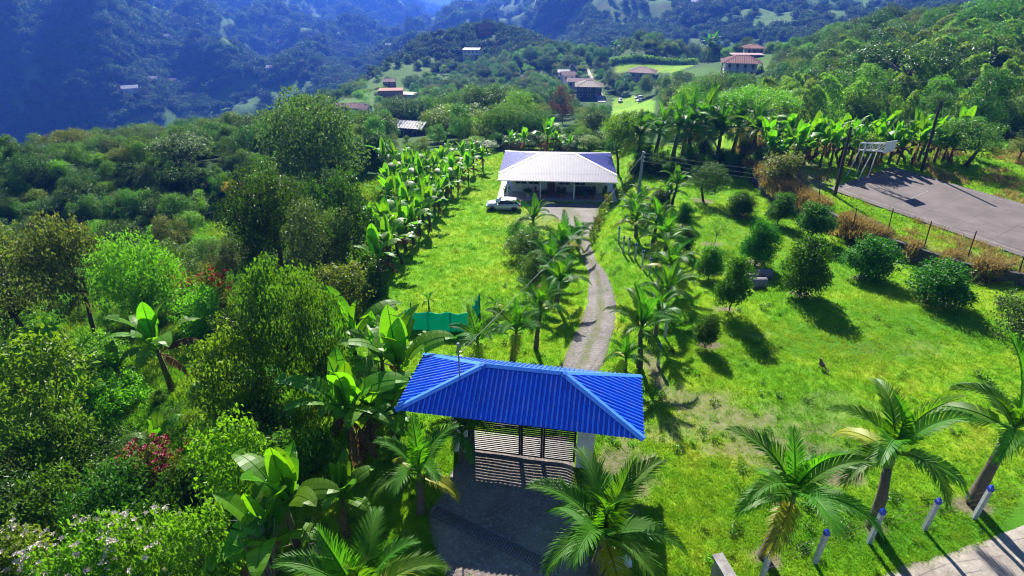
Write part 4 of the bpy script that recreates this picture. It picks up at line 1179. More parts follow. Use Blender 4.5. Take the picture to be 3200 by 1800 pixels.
# ------------------------------------------------------------------ where nothing tall may stand
def pip(x, y, poly):
    inside = np.zeros(np.shape(x), bool); n = len(poly)
    for i in range(n):
        x0, y0 = poly[i]; x1, y1 = poly[(i + 1) % n]
        c = ((y0 > y) != (y1 > y)) & (x < (x1 - x0) * (y - y0) / (y1 - y0 + 1e-12) + x0)
        inside ^= c
    return inside
FIELDS = [[(1535,290),(1540,250),(1590,240),(1650,255),(1640,285),(1580,292)], [(1550,182),(1545,158),(1755,160),(1700,182)], [(0,440),(0,402),(60,408),(150,385),(200,395),(150,425)],
          [(620,305),(640,285),(690,278),(690,300)], [(400,335),(520,300),(560,305),(430,345)], [(545,335),(690,308),(690,325),(560,345)],
          [(780,258),(800,215),(880,212),(860,250)], [(1010,210),(1040,175),(1090,165),(1060,215)], [(1080,225),(1130,180),(1160,185),(1150,230)], [(990,245),(1000,232),(1060,240),(1050,255)],
          [(1475,262),(1487,215),(1470,168),(1492,163),(1515,215),(1530,262)], [(1250,230),(1330,180),(1400,175),(1380,215),(1270,240)], [(1230,270),(1330,250),(1340,268),(1240,285)], [(1295,345),(1300,332),(1420,330),(1420,342)],
          [(930,290),(940,252),(1060,258),(1030,275)]]
BROWN = [FIELDS[11]]
VIEW = [  # picture boxes kept open so that the buildings show, and their distance
 (1800,140,1910,192,255),(1830,118,1920,146,300),(1572,166,1655,198,310),(1408,155,1462,196,345),(1408,186,1445,206,320),(1425,198,1492,220,310),(1442,220,1515,256,290),
 (955,220,1045,248,300),(964,204,998,220,320),(845,264,932,288,245),(1006,318,1074,346,165),(1160,122,1210,150,480),(1200,66,1242,92,540),(1540,145,1760,182,370),(1538,238,1645,288,260),(1470,165,1530,262,300),
 (1380,215,1440,310,200),(1735,80,1805,160,330),(1530,100,1580,160,380)]
def blocks(px, pyb, pyt, wpx, Y):
    for x0, y0, x1, y1, Yv in VIEW:
        if Y < Yv - 8 and px + wpx * .5 > x0 and px - wpx * .5 < x1 and pyt < y1 - 3 and pyb > y0: return True
    return False

# paint the open fields into the ground colour
PXg, PYg, _d = proj(TX, np.maximum(TY, 9), TZ)
mfar = TY > 95
newf = fld.copy(); nb = bare.copy()
for k, poly in enumerate(FIELDS):
    ins = pip(PXg, PYg, poly) & mfar & (TY < 520)
    newf[ins] = 1.0 if k not in (0, 1) else .5
    if k == 11: nb[ins] = .8
woodf = np.where(pip(PXg, PYg, FIELDS[0]) | pip(PXg, PYg, FIELDS[1]) & mfar, 0.0, wood)
woodf = np.where(mfar & (TY < 520) & pip(PXg, PYg, FIELDS[11]), .35, woodf)
cat.data.foreach_set("color", np.stack([nb, lush, newf, woodf], -1).reshape(-1).astype(np.float32))

# ------------------------------------------------------------------ far and middle buildings
redtile = solid("red_roof_tile", (.36, .15, .11), (.25, .10, .075), .8, scale=1.5, stretch=(1, 6, 6))
pinktile = solid("faded_tile", (.46, .31, .27), (.36, .22, .19), .8, scale=1.5)
tanroof = solid("tan_sheet_roof", (.44, .34, .24), (.33, .25, .18), .7, scale=1.2)
rustroof = solid("rusty_sheet_roof", (.36, .20, .18), (.26, .12, .11), .7, scale=1.0)
whiteroof = solid("white_sheet_roof", (.66, .64, .62), (.50, .42, .38), .6, scale=.6)
brick = solid("raw_brick", (.40, .17, .10), (.28, .11, .065), .9, scale=3)
thatch = solid("grey_thatch", (.22, .20, .18), (.14, .125, .11), .95, scale=5, stretch=(1, 1, .3), bumpd=.06)
darkwall = solid("dark_timber_wall", (.09, .07, .06), (.05, .04, .035), .85)  # plain dark brown wall tone
creamwall = solid("cream_wall", (.60, .56, .48), (.45, .42, .36), .85, scale=1.2)
redwall = solid("red_timber_wall", (.30, .07, .05), (.2, .05, .04), .8)
def building(name, px, py, Y, rz, L, Wd, hw, rise, roof, wallm, label, roof_kind='hip', eave=.8, ridge=None, cols=None, storeys=1, nwin=3, stilts=0.0, dh=0.0):
    u, t = ray(px, py); b = Vector((u * Y, Y, 0)); b.z = Hs(b.x, b.y)
    tz = W(px, py, Y).z
    b.z = max(b.z, tz) if tz - b.z < 6 else b.z
    o = empty(name, b, rz); tag(o, label, "house", "houses in the valley")
    z0 = stilts
    MB().box((0, 0, (z0 + hw) / 2 - (1.2 if not stilts else 0)), (L, Wd, hw - z0 + (2.4 if not stilts else 0))).build("wall", wallm, o)
    if stilts:
        for x in np.linspace(-L / 2 + .4, L / 2 - .4, 4):
            for y in (-Wd / 2 + .4, Wd / 2 - .4): MB().box((x, y, stilts / 2 - 1.5), (.3, .3, stilts + 3)).build("stilt", white_wall, o)
    rf = empty_part("roof", o, (0, 0, 0))
    l2, w2 = L / 2 + eave, Wd / 2 + eave
    if roof_kind == 'hip':
        r = ridge if ridge is not None else max(.3, l2 - w2)
        hip_roof(rf, -l2, l2, -w2, w2, hw, hw + rise, r, .9, .12, [roof] * 4, roof, .25)
        MB().box((0, 0, hw - .06), (2 * l2 - .3, 2 * w2 - .3, .06)).build("soffit", wallm, rf)
    elif roof_kind == 'gable':
        corr_slope((-l2, -w2, hw), (l2, -w2, hw), (-l2, 0, hw + rise), (l2, 0, hw + rise), .9, .1, roof, "roof_slope", rf)
        corr_slope((l2, w2, hw), (-l2, w2, hw), (l2, 0, hw + rise), (-l2, 0, hw + rise), .9, .1, roof, "roof_slope", rf)
        MB().add([(x, y, z) for x in (-L / 2, L / 2) for y, z in ((-Wd / 2, hw - .02), (Wd / 2, hw - .02), (0, hw + rise * .92))], [[0, 1, 2], [5, 4, 3]]).build("gable_wall", wallm, rf)
    elif roof_kind == 'flat':
        MB().box((0, 0, hw + .15), (2 * l2, 2 * w2, .3), rx=.05).build("roof_sheet", roof, rf)
    if cols is not None:
        for x in np.linspace(-l2 + .3, l2 - .3, 6):
            for y in (-w2 + .3,): MB().box((x, y, hw / 2 - 1), (.32, .32, hw + 2)).build("column", cols, o)
        if storeys == 2: MB().box((0, -Wd / 2 - eave / 2, hw * .48), (L + eave, eave, .25)).build("balcony", white_wall, o)
    for s in range(storeys):
        zc = z0 + (hw - z0) * (s + .55) / storeys; wh = min(1.3, (hw - z0) / storeys * .42)
        for k in range(nwin):
            x = -L / 2 + L * (k + .5) / nwin
            f = MB().box((x, -Wd / 2 - .02, zc), (1.5, .12, wh + .2)).build("window", frame_w, o)
            MB().box((x, -Wd / 2 - .07, zc), (1.25, .06, wh)).build("pane", glass, f)
    BUSY.append((b.x, b.y, max(L, Wd) * .62)); return o
building("villa", 1858, 190, 258, -.25, 12.5, 8, 5.6, 2.6, redtile, white_wall, "two-storey white villa with wide red tile roof and red columns", 'hip', 1.9, cols=redwall, storeys=2, nwin=4)
building("hill_house", 1892, 142, 305, -.1, 8, 6, 3.4, 1.6, redtile, creamwall, "smaller red-roofed house standing above and behind the villa", 'hip', 1.2, cols=redwall, nwin=3)
building("annex", 1876, 146, 292, -.1, 14, 4, 1.6, .6, rustroof, darkwall, "low grey annex roof between the villa and the house above it", 'flat', .6, nwin=2)
building("bungalow", 1614, 197, 312, -.35, 11.5, 7.5, 3.4, 2.2, pinktile, creamwall, "bungalow with faded pink hip roof below the upper meadow", 'hip', 1.6, cols=redwall, nwin=3)
building("tan_roof_house", 1480, 252, 292, -.1, 12, 9, 5.5, 2.4, tanroof, darkwall, "dark-walled house with tan hip roof beside the village lane", 'hip', 1.0, storeys=2, nwin=3)
building("long_shed", 1460, 219, 312, -.15, 13, 5, 3.0, 1.5, rustroof, creamwall, "long cream shed with rusty gable roof in the hamlet", 'gable', .6, nwin=4)
building("hamlet_cottage", 1428, 203, 325, .2, 7, 5, 3.2, 1.6, rustroof, white_wall, "small white cottage with rusty roof left of the long shed", 'gable', .6, nwin=2)
building("hamlet_outhouse", 1418, 194, 333, -.1, 6, 4, 2.8, 1.2, whiteroof, white_wall, "white outhouse with pale roof at the left of the hamlet", 'gable', .5, nwin=2)
building("unfinished_house", 985, 246, 300, .12, 12, 8, 4.2, .3, brick, brick, "roofless red brick house under construction on the left slope", 'none', 0, nwin=4)
building("concrete_annex", 1026, 243, 303, -.2, 9, 5, 1.4, .3, tanroof, creamwall, "low pale slab beside the unfinished brick house", 'flat', .3, nwin=2)
building("dark_roof_cottage", 981, 219, 325, .05, 6, 4.5, 3.0, 1.4, rustroof, darkwall, "tiny cottage with dull red roof above the brick house", 'gable', .5, nwin=2)
building("red_roof_farm", 880, 287, 245, -.12, 13, 5, 3.0, 1.5, rustroof, creamwall, "long farm building with red sheet roof on the left ridge", 'gable', .6, nwin=5)
building("farm_wing", 918, 289, 243, -.35, 5, 4.5, 2.6, 1.4, rustroof, creamwall, "short red-roofed wing at the right end of the ridge farm", 'gable', .5, nwin=2)
building("metal_roof_barn", 1040, 348, 158, -.3, 8, 6, 3.2, 1.3, whiteroof, darkwall, "barn with white and rust stained sheet roof among the trees", 'gable', .5, nwin=2)
building("white_hill_house", 1187, 146, 470, -.1, 12, 8, 6.4, .8, rustroof, white_wall, "white house on stilts with flat red roof on the central hill", 'flat', .5, nwin=4, stilts=2.8)
building("red_summit_house", 1220, 88, 535, .2, 11, 8, 4.5, 4.0, redtile, redwall, "red timber house on the summit of the central hill", 'gable', .8, nwin=3)
specks = [(90,8,1250,"upper left corner"),(420,100,980,"the sunlit left spur"),(690,180,860,"the dark left slope below the spur"),(438,212,760,"the shaded left slope, right-hand one"),(384,208,770,"the shaded left slope, left-hand one"),(330,232,740,"the lower shaded left slope"),(922,116,1150,"the blue slope left of the valley, upper one"),(985,124,1120,"the blue slope left of the valley, lower one"),(1360,12,1500,"the right mountain shoulder"),(1170,8,1650,"the far valley side"),(1755,16,900,"the terraced right mountain")]
for k, (px, py, Y, lab) in enumerate(specks):
    g_ = G(px, py)
    building("hillside_cottage", px, py, g_.y, random.uniform(-.5, .5), 16, 9, 5, 3, whiteroof if k % 3 else pinktile, white_wall, "tiny pale cottage on " + lab, 'gable', .8, nwin=2)
# thatched hut
u, t = ray(1438, 194); Y = 345; b = Vector((u * Y, Y, Hs(u * Y, Y)))
hut = empty("thatched_hut", b); tag(hut, "round hut with conical grey thatched roof in the hamlet", "hut")
MB().lathe([(3.6, -2), (3.6, 3.2)], 14).build("wall", brick, hut)
MB().lathe([(5.4, 3.0), (5.3, 3.3), (2.8, 6.0), (.5, 8.4), (.3, 8.8), (.05, 8.9)], 20).build("roof", thatch, hut)
# vehicles in the valley
vw = solid("white_car_paint", (.75, .75, .76), (.7, .7, .71), .3, spec=.7)
for px, py, rz, lab in ((1560, 256, 1.4, "white car parked alone on the meadow beyond the hamlet"), (1607, 250, .2, "upper of the two white cars parked at the meadow edge"), (1612, 257, .3, "lower of the two white cars parked at the meadow edge")):
    gg = G(px, py); car((gg.x, gg.y, gg.z), rz, vw, lab, "parked_car", 1.1, "cars on the valley meadow")
gg = G(1507, 246); car((gg.x, gg.y, gg.z), 1.4, solid("blue_white_paint", (.25, .35, .6), (.5, .5, .55), .35), "blue and white pickup truck on the village lane", "pickup_truck", 1.35, None, True)
# lane, hedge, meadow lamp
lane = gravel_mat("lane_gravel", (.34, .29, .23), (.42, .37, .30), (.5, .46, .4), 1.5)
rows = [(G(a, y), G(b2, y)) for y, a, b2 in ((258,1502,1528),(245,1500,1522),(230,1497,1514),(215,1490,1504),(200,1484,1496),(185,1478,1488),(172,1474,1482))]
drape("village_lane", rows, lane, .25, 5, 8, .4, .6)
ha, hb_ = G(1540, 160), G(1748, 162)
hl = [tuple(Vector((0, 0, 0)).lerp(hb_ - ha, k / 40) + Vector((0, 0, 1.2 + Hs(*(ha.lerp(hb_, k / 40)).xy) - ha.z - (hb_ - ha).z * k / 40 + (hb_ - ha).z * k / 40 * 0 - 0)))[:2] + (1.3 + Hs(*(ha.lerp(hb_, k / 40)).xy) - ha.z, 1.5) for k in range(41)]
hedge = place("hedge", crown_mesh("hedge", hl, 7000, .7, .45, 31, LM['light']), None, ha); tag(hedge, "long clipped hedge along the far edge of the upper meadow", "hedge")
lp = G(1565, 243); o = MB().tube([(0, 0, -1), (2.2, 6, 10.0)], [.25, .18], 6).build("leaning_pole", white_wall, loc=lp); tag(o, "pale leaning pole beside the lane at the valley meadow", "pole")

# ------------------------------------------------------------------ hero trees and shrubs (base px, py, top py, width px)
HT = [
 ("large_tree",'broad','grey',815,540,232,250,"tall grey-green tree with glossy crown left of the farmhouse"),
 ("dark_tree",'broad','dark',715,720,425,220,"broad dark tree in the middle of the left wood"),
 ("dark_tree",'lumpy','dark',880,700,430,190,"dense dark tree beside the banana row left of the lawn"),
 ("grey_tree",'lumpy','grey',835,760,505,200,"grey-leaved tree before the dark trees left of the bananas"),
 ("bronze_tree",'lumpy','bronze',90,900,560,270,"tree with bronze pink shoots at the far left edge"),
 ("bronze_tree",'round','bronze',250,880,545,190,"tree with bronze tips behind the bright green tree at left"),
 ("bright_tree",'broad','light',405,880,592,215,"bright green leafy tree behind the lone banana plant at left"),
 ("vine_tree",'vine','vine',750,990,665,210,"dark vine-hung tree right of the red poinsettia bush"),
 ("vine_tree",'vine','vine',835,1040,720,150,"dark vine-hung tree left of the foreground bananas"),
 ("vine_tree",'vine','light',640,1110,850,230,"yellow-green creeper mound in the left foreground wood"),
 ("flat_tree",'umbrella','olive',192,418,328,120,"flat-topped acacia beside the far left meadow"),
 ("round_tree",'round','grey',470,445,338,140,"round grey-green tree with pale top on the left ridge slope"),
 ("yellow_bush_tree",'round','yellow',598,515,455,62,"golden yellow tree in the left wood"),
 ("dome_tree",'round','lime',420,620,560,76,"small bright dome-shaped tree on the left slope"),
 ("dome_tree",'round','light',1556,440,284,108,"rounded light green tree right behind the farmhouse roof"),
 ("acacia",'umbrella','light',1890,350,222,210,"wide light green acacia behind the palm group"),
 ("court_tree",'lumpy','mid',2425,420,300,170,"bushy tree beside the far edge of the court"),
 ("court_tree",'round','olive',2560,405,350,80,"small rounded tree at the right edge beyond the court"),
 ("bushy_tree",'round','lime',2165,428,335,80,"yellow-green bushy tree behind the basketball hoop"),
 ("dark_hill_tree",'broad','dark',2250,170,58,150,"dark domed tree on the skyline of the right hill"),
 ("hill_acacia",'umbrella','dark',2260,270,110,330,"very wide dark acacia above the bamboo on the right hill"),
 ("hill_tree",'lumpy','mid',2480,170,55,170,"tall tree near the top right corner of the hill"),
 ("hill_tree",'round','olive',2360,160,70,90,"olive tree between the skyline trees of the right hill"),
 ("valley_tree",'broad','mid',1200,345,262,140,"spreading green tree in the hollow behind the farmhouse"),
 ("valley_tree",'broad','light',1120,355,268,130,"light green spreading tree left of the hollow behind the farmhouse"),
 ("bare_tree",'loose','brown',1415,312,215,70,"nearly leafless brown tree below the hamlet"),
]
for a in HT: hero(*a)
SH = [
 ("pale_shrub",'shrubtall','light',165,1130,868,250,"large pale green shrub in the left foreground"),
 ("dark_shrub",'shrub','vine',190,1190,1040,200,"dull brownish shrub below the pale shrub at left"),
 ("lime_shrub",'shrubtall','lime',632,1310,1078,180,"bright lime shrub left of the foreground bananas"),
 ("white_green_shrub",'shrub','grey',50,1270,1145,140,"pale flecked shrub at the lower left edge"),
 ("low_shrub",'shrub','mid',150,1330,1215,190,"green shrub in the lower left hollow"),
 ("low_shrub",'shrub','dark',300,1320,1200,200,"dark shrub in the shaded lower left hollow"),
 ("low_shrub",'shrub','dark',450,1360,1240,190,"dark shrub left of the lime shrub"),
 ("flower_shrub",'shrub','olive',60,1500,1350,230,"flowering shrub in the bottom left corner"),
 ("flower_shrub",'shrub','light',260,1500,1345,230,"white flowered shrub along the bottom edge at left"),
 ("flower_shrub",'shrub','light',430,1510,1325,220,"white flowered shrub beside the twiggy bush at the bottom"),
 ("twiggy_shrub",'shrubtall','light',560,1500,1270,170,"leafy shrub with upright shoots at the bottom left"),
 ("thicket_shrub",'shrub','mid',810,1180,1075,110,"grey leafy shrub behind the foreground bananas"),
 ("driveway_shrub",'shrub','grey',1310,652,590,95,"dark pink-flecked shrub beside the driveway palms"),
 ("driveway_shrub",'shrub','grey',1345,715,640,80,"grey-green shrub below the driveway palms"),
 ("driveway_shrub",'shrub','mid',1300,600,560,60,"green shrub under the palm nearest the car"),
 ("driveway_bush",'shrubtall','mid',1335,640,575,70,"leafy bush between the car and the driveway palms"),
 ("driveway_bush",'shrub','dark',1380,660,610,70,"dark bush in the middle of the driveway palm row"),
 ("driveway_bush",'shrub','citrus',1400,700,655,62,"green bush on the left edge of the driveway bend"),
 ("driveway_bush",'shrub','light',1370,760,720,64,"light green bush below the driveway palms near the pen"),
 ("driveway_bush",'shrub','mid',1420,640,598,58,"bush beside the driveway just below the yard"),
 ("driveway_bush",'shrub','dark',1330,690,640,66,"dark bush at the lawn side of the driveway palms"),
 ("court_shrub",'shrub','mid',1870,540,486,66,"dark shrub under the dry grass bank at the orchard's back"),
 ("edge_shrub",'shrub','grey',2560,850,760,150,"grey leafy creeper mound at the right edge of the lawn"),
 ("bank_grass_shrub",'shrubtall','olive',1955,475,385,100,"tall yellow dry grass mound at the court corner"),
]
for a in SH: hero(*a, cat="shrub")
HERO_FLOWER = leafmat("red_bract", (.45, .012, .010), (.30, .008, .008), .3, .5, (1.3, .8, .8))
WHITE_FLOWER = leafmat("white_petal", (.75, .70, .62), (.6, .52, .45), .3, .6, (1, 1, 1))
def flowers(o, key, mat, n, size, seed, zmin=.45):
    cm, _, hh, ww = PROTO[key]; r = np.random.default_rng(seed)
    co = np.empty(len(cm.vertices) * 3, np.float32); cm.vertices.foreach_get("co", co); co = co.reshape(-1, 3)
    top = co[co[:, 2] > hh * zmin]; q = np.hypot(top[:, 0], top[:, 1]) + top[:, 2]
    c = top[r.choice(len(top), n, p=(q ** 3) / (q ** 3).sum())] * np.array([1.05, 1.05, 1.04])
    P = np.repeat(c, 6, 0); a = np.tile(np.arange(6) * 1.047, n)
    d = np.stack([np.cos(a), np.sin(a), r.uniform(.1, .7, len(a))], -1)
    v, f = leaf_quads(P, d, np.tile([0, 0, 1.], (len(P), 1)), np.full(len(P), size), np.full(len(P), size * .6))
    tag(place("flowers", mesh_np("flowers", v, f, mat, False, r.random(len(f))), o), kind="stuff")
for bx, by, tp, wp, lab, sd in ((545, 800, 682, 120, "poinsettia bush with red bracts left of the vine-hung tree", 1), (400, 1210, 1130, 150, "red-flowered bush in the shaded lower left hollow", 2), (525, 1165, 1100, 75, "small red-flowered bush beside the lime shrub", 3)):
    o = hero("poinsettia_bush", 'shrub', 'olive', bx, by, tp, wp, lab, "shrub"); flowers(o, 'shrub', HERO_FLOWER, 60, .24, sd)
for o in [q for q in COL.objects if q.name.startswith("flower_shrub")]: flowers(o, 'shrub', WHITE_FLOWER, 90, .14, 7)
for o in [q for q in COL.objects if q.name.startswith("driveway_shrub")][:2]: flowers(o, 'shrub', WHITE_FLOWER, 25, .12, 9)
# twigs at the bottom
def twig_bush(px, py, top, wpx, label, name="bare_twig_bush", n=16):
    b = G(px, py); t = empty(name, b); tag(t, label, "shrub")
    hh = W(px, top, b.y).z - b.z; d = b.y * 1.1; wd = wpx * d / FD / 2
    for k in range(n):
        a = k * 2.4; q = math.sqrt((k + .5) / n) * wd; m = MB()
        e = Vector((q * math.cos(a), q * math.sin(a), hh * random.uniform(.7, 1.0)))
        mid = e * .5 + Vector((random.uniform(-.1, .1), random.uniform(-.1, .1), 0))
        m.tube([(0, 0, -.1), mid, e], [.03, .018, .007], 5)
        for s in range(5):
            f = random.uniform(.45, .95); p0 = mid.lerp(e, (f - .5) * 2) if f > .5 else mid
            m.tube([p0, p0 + Vector((random.uniform(-.3, .3), random.uniform(-.3, .3), random.uniform(.15, .4)))], [.011, .004], 4)
        m.build("branch", bark_pale, t)
twig_bush(690, 1470, 1290, 190, "bare grey twig bush at the bottom, left of the foreground palm")
twig_bush(800, 1490, 1330, 120, "small bare twig bush touching the foreground palm fronds", n=9)
# orchard
OR = [("citrus", 600, 540, 215, 280), ("citrus", 265, 640, 400, 215), ("citrus2", 420, 878, 480, 255), ("citrus", 930, 748, 340, 350), ("citrus", 1395, 630, 340, 380), ("citrus", 1925, 805, 520, 440), ("citrus2", 235, 1132, 900, 190), ("sapling", 310, 388, 170, 210),
      ("citrus", 490, 175, 5, 190), ("citrus2", 770, 235, 5, 210), ("citrus2", 1020, 345, 85, 270), ("citrus", 75, 255, 80, 145), ("citrus", 85, 445, 265, 150)]
OL = ["round citrus tree left of the concrete pipes, back one", "pale leafed citrus tree beside the tall narrow one", "tall narrow citrus tree left of the pipe rings", "largest round citrus tree right of the pipe rings", "lopsided citrus tree midway along the retaining wall", "wide bushy citrus tree nearest the right edge of the lawn", "small young citrus bush nearest the driveway palms", "thin sparse sapling in the middle of the orchard",
      "citrus tree in shade at the far left of the retaining wall", "bushy citrus tree against the dry grass bank", "tall citrus tree against the retaining wall below the court", "dark citrus tree in the orchard row nearest the palms, back one", "dark citrus tree in the orchard row nearest the palms, front one"]
for (key, bx, by, tp, wp), lab in zip(OR, OL):
    px, py = zz6(bx, by); _, tpy = zz6(0, tp)
    hero("citrus_tree", key, 'light' if key == 'sapling' else 'mid' if 'pale' in lab else 'citrus', px, py, tpy, wp * .3444, lab, "tree", "orchard citrus trees")
hero("citrus_tree", 'lumpy', 'citrus', 1770, 506, 412, 112, "large dark tree at the back of the orchard under the power lines", "tree", "orchard citrus trees")
hero("citrus_tree", 'citrus', 'dark', 1659, 524, 478, 52, "small dark tree between the utility pole and the orchard", "tree", "orchard citrus trees")

# ------------------------------------------------------------------ palms
def palm_at(bx, by, cpy, fw, label, seed, group=None, nf=11, yellow=1, **k):
    """fw: frond spread in px; cpy: picture height of the growing point"""
    b = G(bx, by); hgt = max(.5, W(bx, cpy, b.y).z - b.z); d = b.y * CT - (b.z + hgt - CAMZ) * ST
    s = fw * d / FD / 2.75
    BUSY.append((b.x, b.y, .6)); return palm(b, hgt, s, random.uniform(0, 6.28), label, group, nf, seed, yellow=yellow, **k)
palm_at(1500, 1440, 1345, 320, "large palm in front of the gate, right of the drain grate", 1, nf=13)
palm_at(1060, 1290, 1195, 205, "palm at the left end of the drain grate", 2, nf=10, yellow=2)
palm_at(925, 1650, 1535, 310, "large palm at the bottom edge left of the forecourt", 3, nf=13, yellow=3)
palm_at(1160, 1165, 1095, 120, "shaded palm before the left gate pillar", 4, nf=9, yellow=0)
for k, (bx, by, cp, fw) in enumerate(((1921, 1401, 1240, 265), (2193, 1325, 1135, 280), (2443, 1265, 1065, 290))):
    palm_at(bx, by, cp, fw, ("left", "middle", "right")[k] + " one of the three palms along the roadside fence", 10 + k, "roadside palms", 11, 1)
def z5(x, y): return (1050 + x * .4278) / 1.24224, (600 + y * .4278) / 1.24224
row = []
for k, (bx, by, cx_, cp, fw) in enumerate(((1440, 330, 0, 205, 260), (1650, 500, 0, 390, 290), (1560, 650, 0, 520, 280), (1610, 830, 0, 650, 330), (1460, 1150, 0, 850, 330), (1290, 1230, 0, 1010, 350), (1040, 1230, 0, 1080, 330), (1760, 420, 0, 330, 200))):
    px, py = z5(bx, by); _, c2 = z5(0, cp); row.append(palm_at(px, py, c2, fw * .3444 * 1.05, None, 20 + k, "palms left of the driveway"))
label_row(row, lambda o, w: w + " palm from the gate in the row left of the driveway", lambda o: o.location.y)
for k, (bx, by, cp, fw) in enumerate(((680, 855, 790, 110), (1155, 890, 820, 120))):
    px, py = z5(bx, by); _, c2 = z5(0, cp); palm_at(px, py, c2, fw * .3444, ("young palm on the lawn behind the shade cloth pen", "young palm on the lawn between pen and driveway palms")[k], 40 + k, nf=6, yellow=1)
row = []
for k, (bx, by, cp, fw) in enumerate(((2190, 330, 200, 260), (2310, 400, 230, 270), (2400, 480, 350, 300), (2430, 690, 540, 320), (2400, 880, 740, 330), (2330, 1060, 860, 300), (2215, 1290, 1000, 400), (2110, 1310, 1210, 260), (2230, 120, 60, 200), (2420, 110, 20, 190), (2160, 200, 90, 170))):
    px, py = z5(bx, by); _, c2 = z5(0, cp); row.append(palm_at(px, py, c2, fw * .3444 * 1.05, None, 50 + k, "palms right of the driveway", yellow=2 if k in (3, 7) else 1))
px, py = 1689, 522; row.append(palm_at(px, py, 462, 75, None, 70, "palms right of the driveway", 9))
label_row(row, lambda o, w: w + " palm from the gate in the row right of the driveway", lambda o: o.location.y)
row = []
for k, (bx, by, cp, fw) in enumerate(((1605, 412, 345, 90), (1645, 408, 328, 95), (1690, 412, 322, 100), (1730, 415, 330, 95), (1765, 405, 308, 105), (1800, 420, 335, 95), (1838, 410, 315, 100), (1880, 425, 330, 100), (1715, 395, 300, 90))):
    row.append(palm_at(bx, by, cp, fw * 1.15, None, 80 + k, "tall palm group behind the orchard", 11, 1 + (k % 2 == 0)))
label_row(row, lambda o, w: w + " palm from the left in the tall group behind the orchard")
royal_m = []
for k, (px, py, tp, fw, Y) in enumerate(((1545, 163, 118, 26, 372), (1563, 165, 132, 20, 368), (1772, 160, 108, 34, 330), (1790, 160, 102, 34, 334), (1780, 163, 118, 30, 326))):
    u, t = ray(px, py); b = Vector((u * Y, Y, Hs(u * Y, Y))); hgt = W(px, tp, Y).z - b.z
    royal_m.append(palm(b, hgt, fw * Y / FD / 3.0, 0, None, "royal palms on the skyline", 11, 300 + k, .02, 0, True, name="royal_palm"))
label_row(royal_m, lambda o, w: w + " tall royal palm from the left above the far meadow")
row = []
for k, px in enumerate((1585, 1606, 1632, 1650, 1668, 1688, 1708, 1728)):
    Y = 372; u, t = ray(px, 160); b = Vector((u * Y, Y, Hs(u * Y, Y)))
    row.append(palm(b, random.uniform(2.5, 4.2), 1.5, 0, None, "young palms behind the hedge", 9, 330 + k, .03, 0))
label_row(row, lambda o, w: w + " small palm from the left along the far hedge")
row = []
for k in range(26):
    px = 1590 + k * 13 + random.uniform(-8, 8); py = random.uniform(405, 448)
    row.append(hero("understory_shrub", random.choice(('shrub', 'shrubtall')), random.choice(('dark', 'mid', 'citrus', 'light')), px, py, py - random.uniform(28, 60), random.uniform(40, 75), None, "shrub", "shrubs below the palm group"))
label_row(row, lambda o, w: w + " shrub from the left under the tall palm group")
row = []
for k in range(30):
    px = 1185 + k * 14.5 + random.uniform(-8, 8); py = random.uniform(371, 384)
    row.append(hero("backyard_shrub", random.choice(('shrub', 'shrubtall', 'vine', 'round')), random.choice(('dark', 'mid', 'dark', 'light', 'citrus')), px, py, py - random.uniform(22, 46), random.uniform(38, 66), None, "shrub", "shrubs behind the farmhouse"))
label_row(row, lambda o, w: w + " shrub from the left in the belt behind the farmhouse")
# ------------------------------------------------------------------ bananas
def ban_at(bx, by, top, label, seed, group=None, nl=8, nd=2, lean=.05, sc_=.9):
    b = G(bx, by); tot = max(1.5, W(bx, top, b.y).z - b.z); s = min(1.6, max(.85, tot / 3.5)) * sc_
    BUSY.append((b.x, b.y, .7)); return banana(b, max(.4, tot - 2.0 * s), s, random.uniform(0, 6.28), label, group, seed, nl, nd, lean)
for k, (bx, by, tp, lab, nd, lean) in enumerate((
  (435, 985, 770, "lone banana plant with torn leaves in the left wood", 3, .05), (315, 975, 868, "low glowing banana plant left of the lone torn one", 1, .05), (120, 960, 830, "dark banana plant in shade at the left edge", 1, .05), (30, 1010, 880, "banana plant half cut by the left edge", 2, .05),
  (905, 960, 755, "tall banana plant with upright leaf left of the shade cloth pen", 2, .05), (968, 985, 800, "banana plant with brown hanging leaves behind the gate roof", 4, .05), (1015, 1020, 790, "leaning banana plant with dead leaves touching the blue roof", 5, .22),
  (890, 1130, 910, "big banana clump plant left of the blue roof", 5, .05), (940, 1120, 935, "banana plant tucked under the left corner of the blue roof", 3, .05), (990, 1100, 960, "dark banana plant beside the blue roof corner", 2, .05),
  (745, 1370, 1150, "large banana plant with broad leaves in the foreground", 1, .05), (870, 1300, 1175, "smaller banana plant right of the large foreground one", 2, .05), (700, 1440, 1255, "banana plant in shade below the large foreground one", 1, .05), (640, 790, 735, "banana plant beside the poinsettia bush", 1, .05), (405, 1130, 1060, "small banana plant in the lower left hollow", 0, .05), (560, 1010, 900, "banana plant between the creeper mound and the vine-hung trees", 1, .05), (230, 1060, 950, "banana plant beside the pale shrub at left", 1, .05), (860, 1010, 860, "banana plant between the vine-hung tree and the tall upright one", 1, .05))):
    ban_at(bx, by, tp, lab, 400 + k, "foreground bananas", nl=9, nd=nd, lean=lean, sc_=.98)
row = []; k = 0
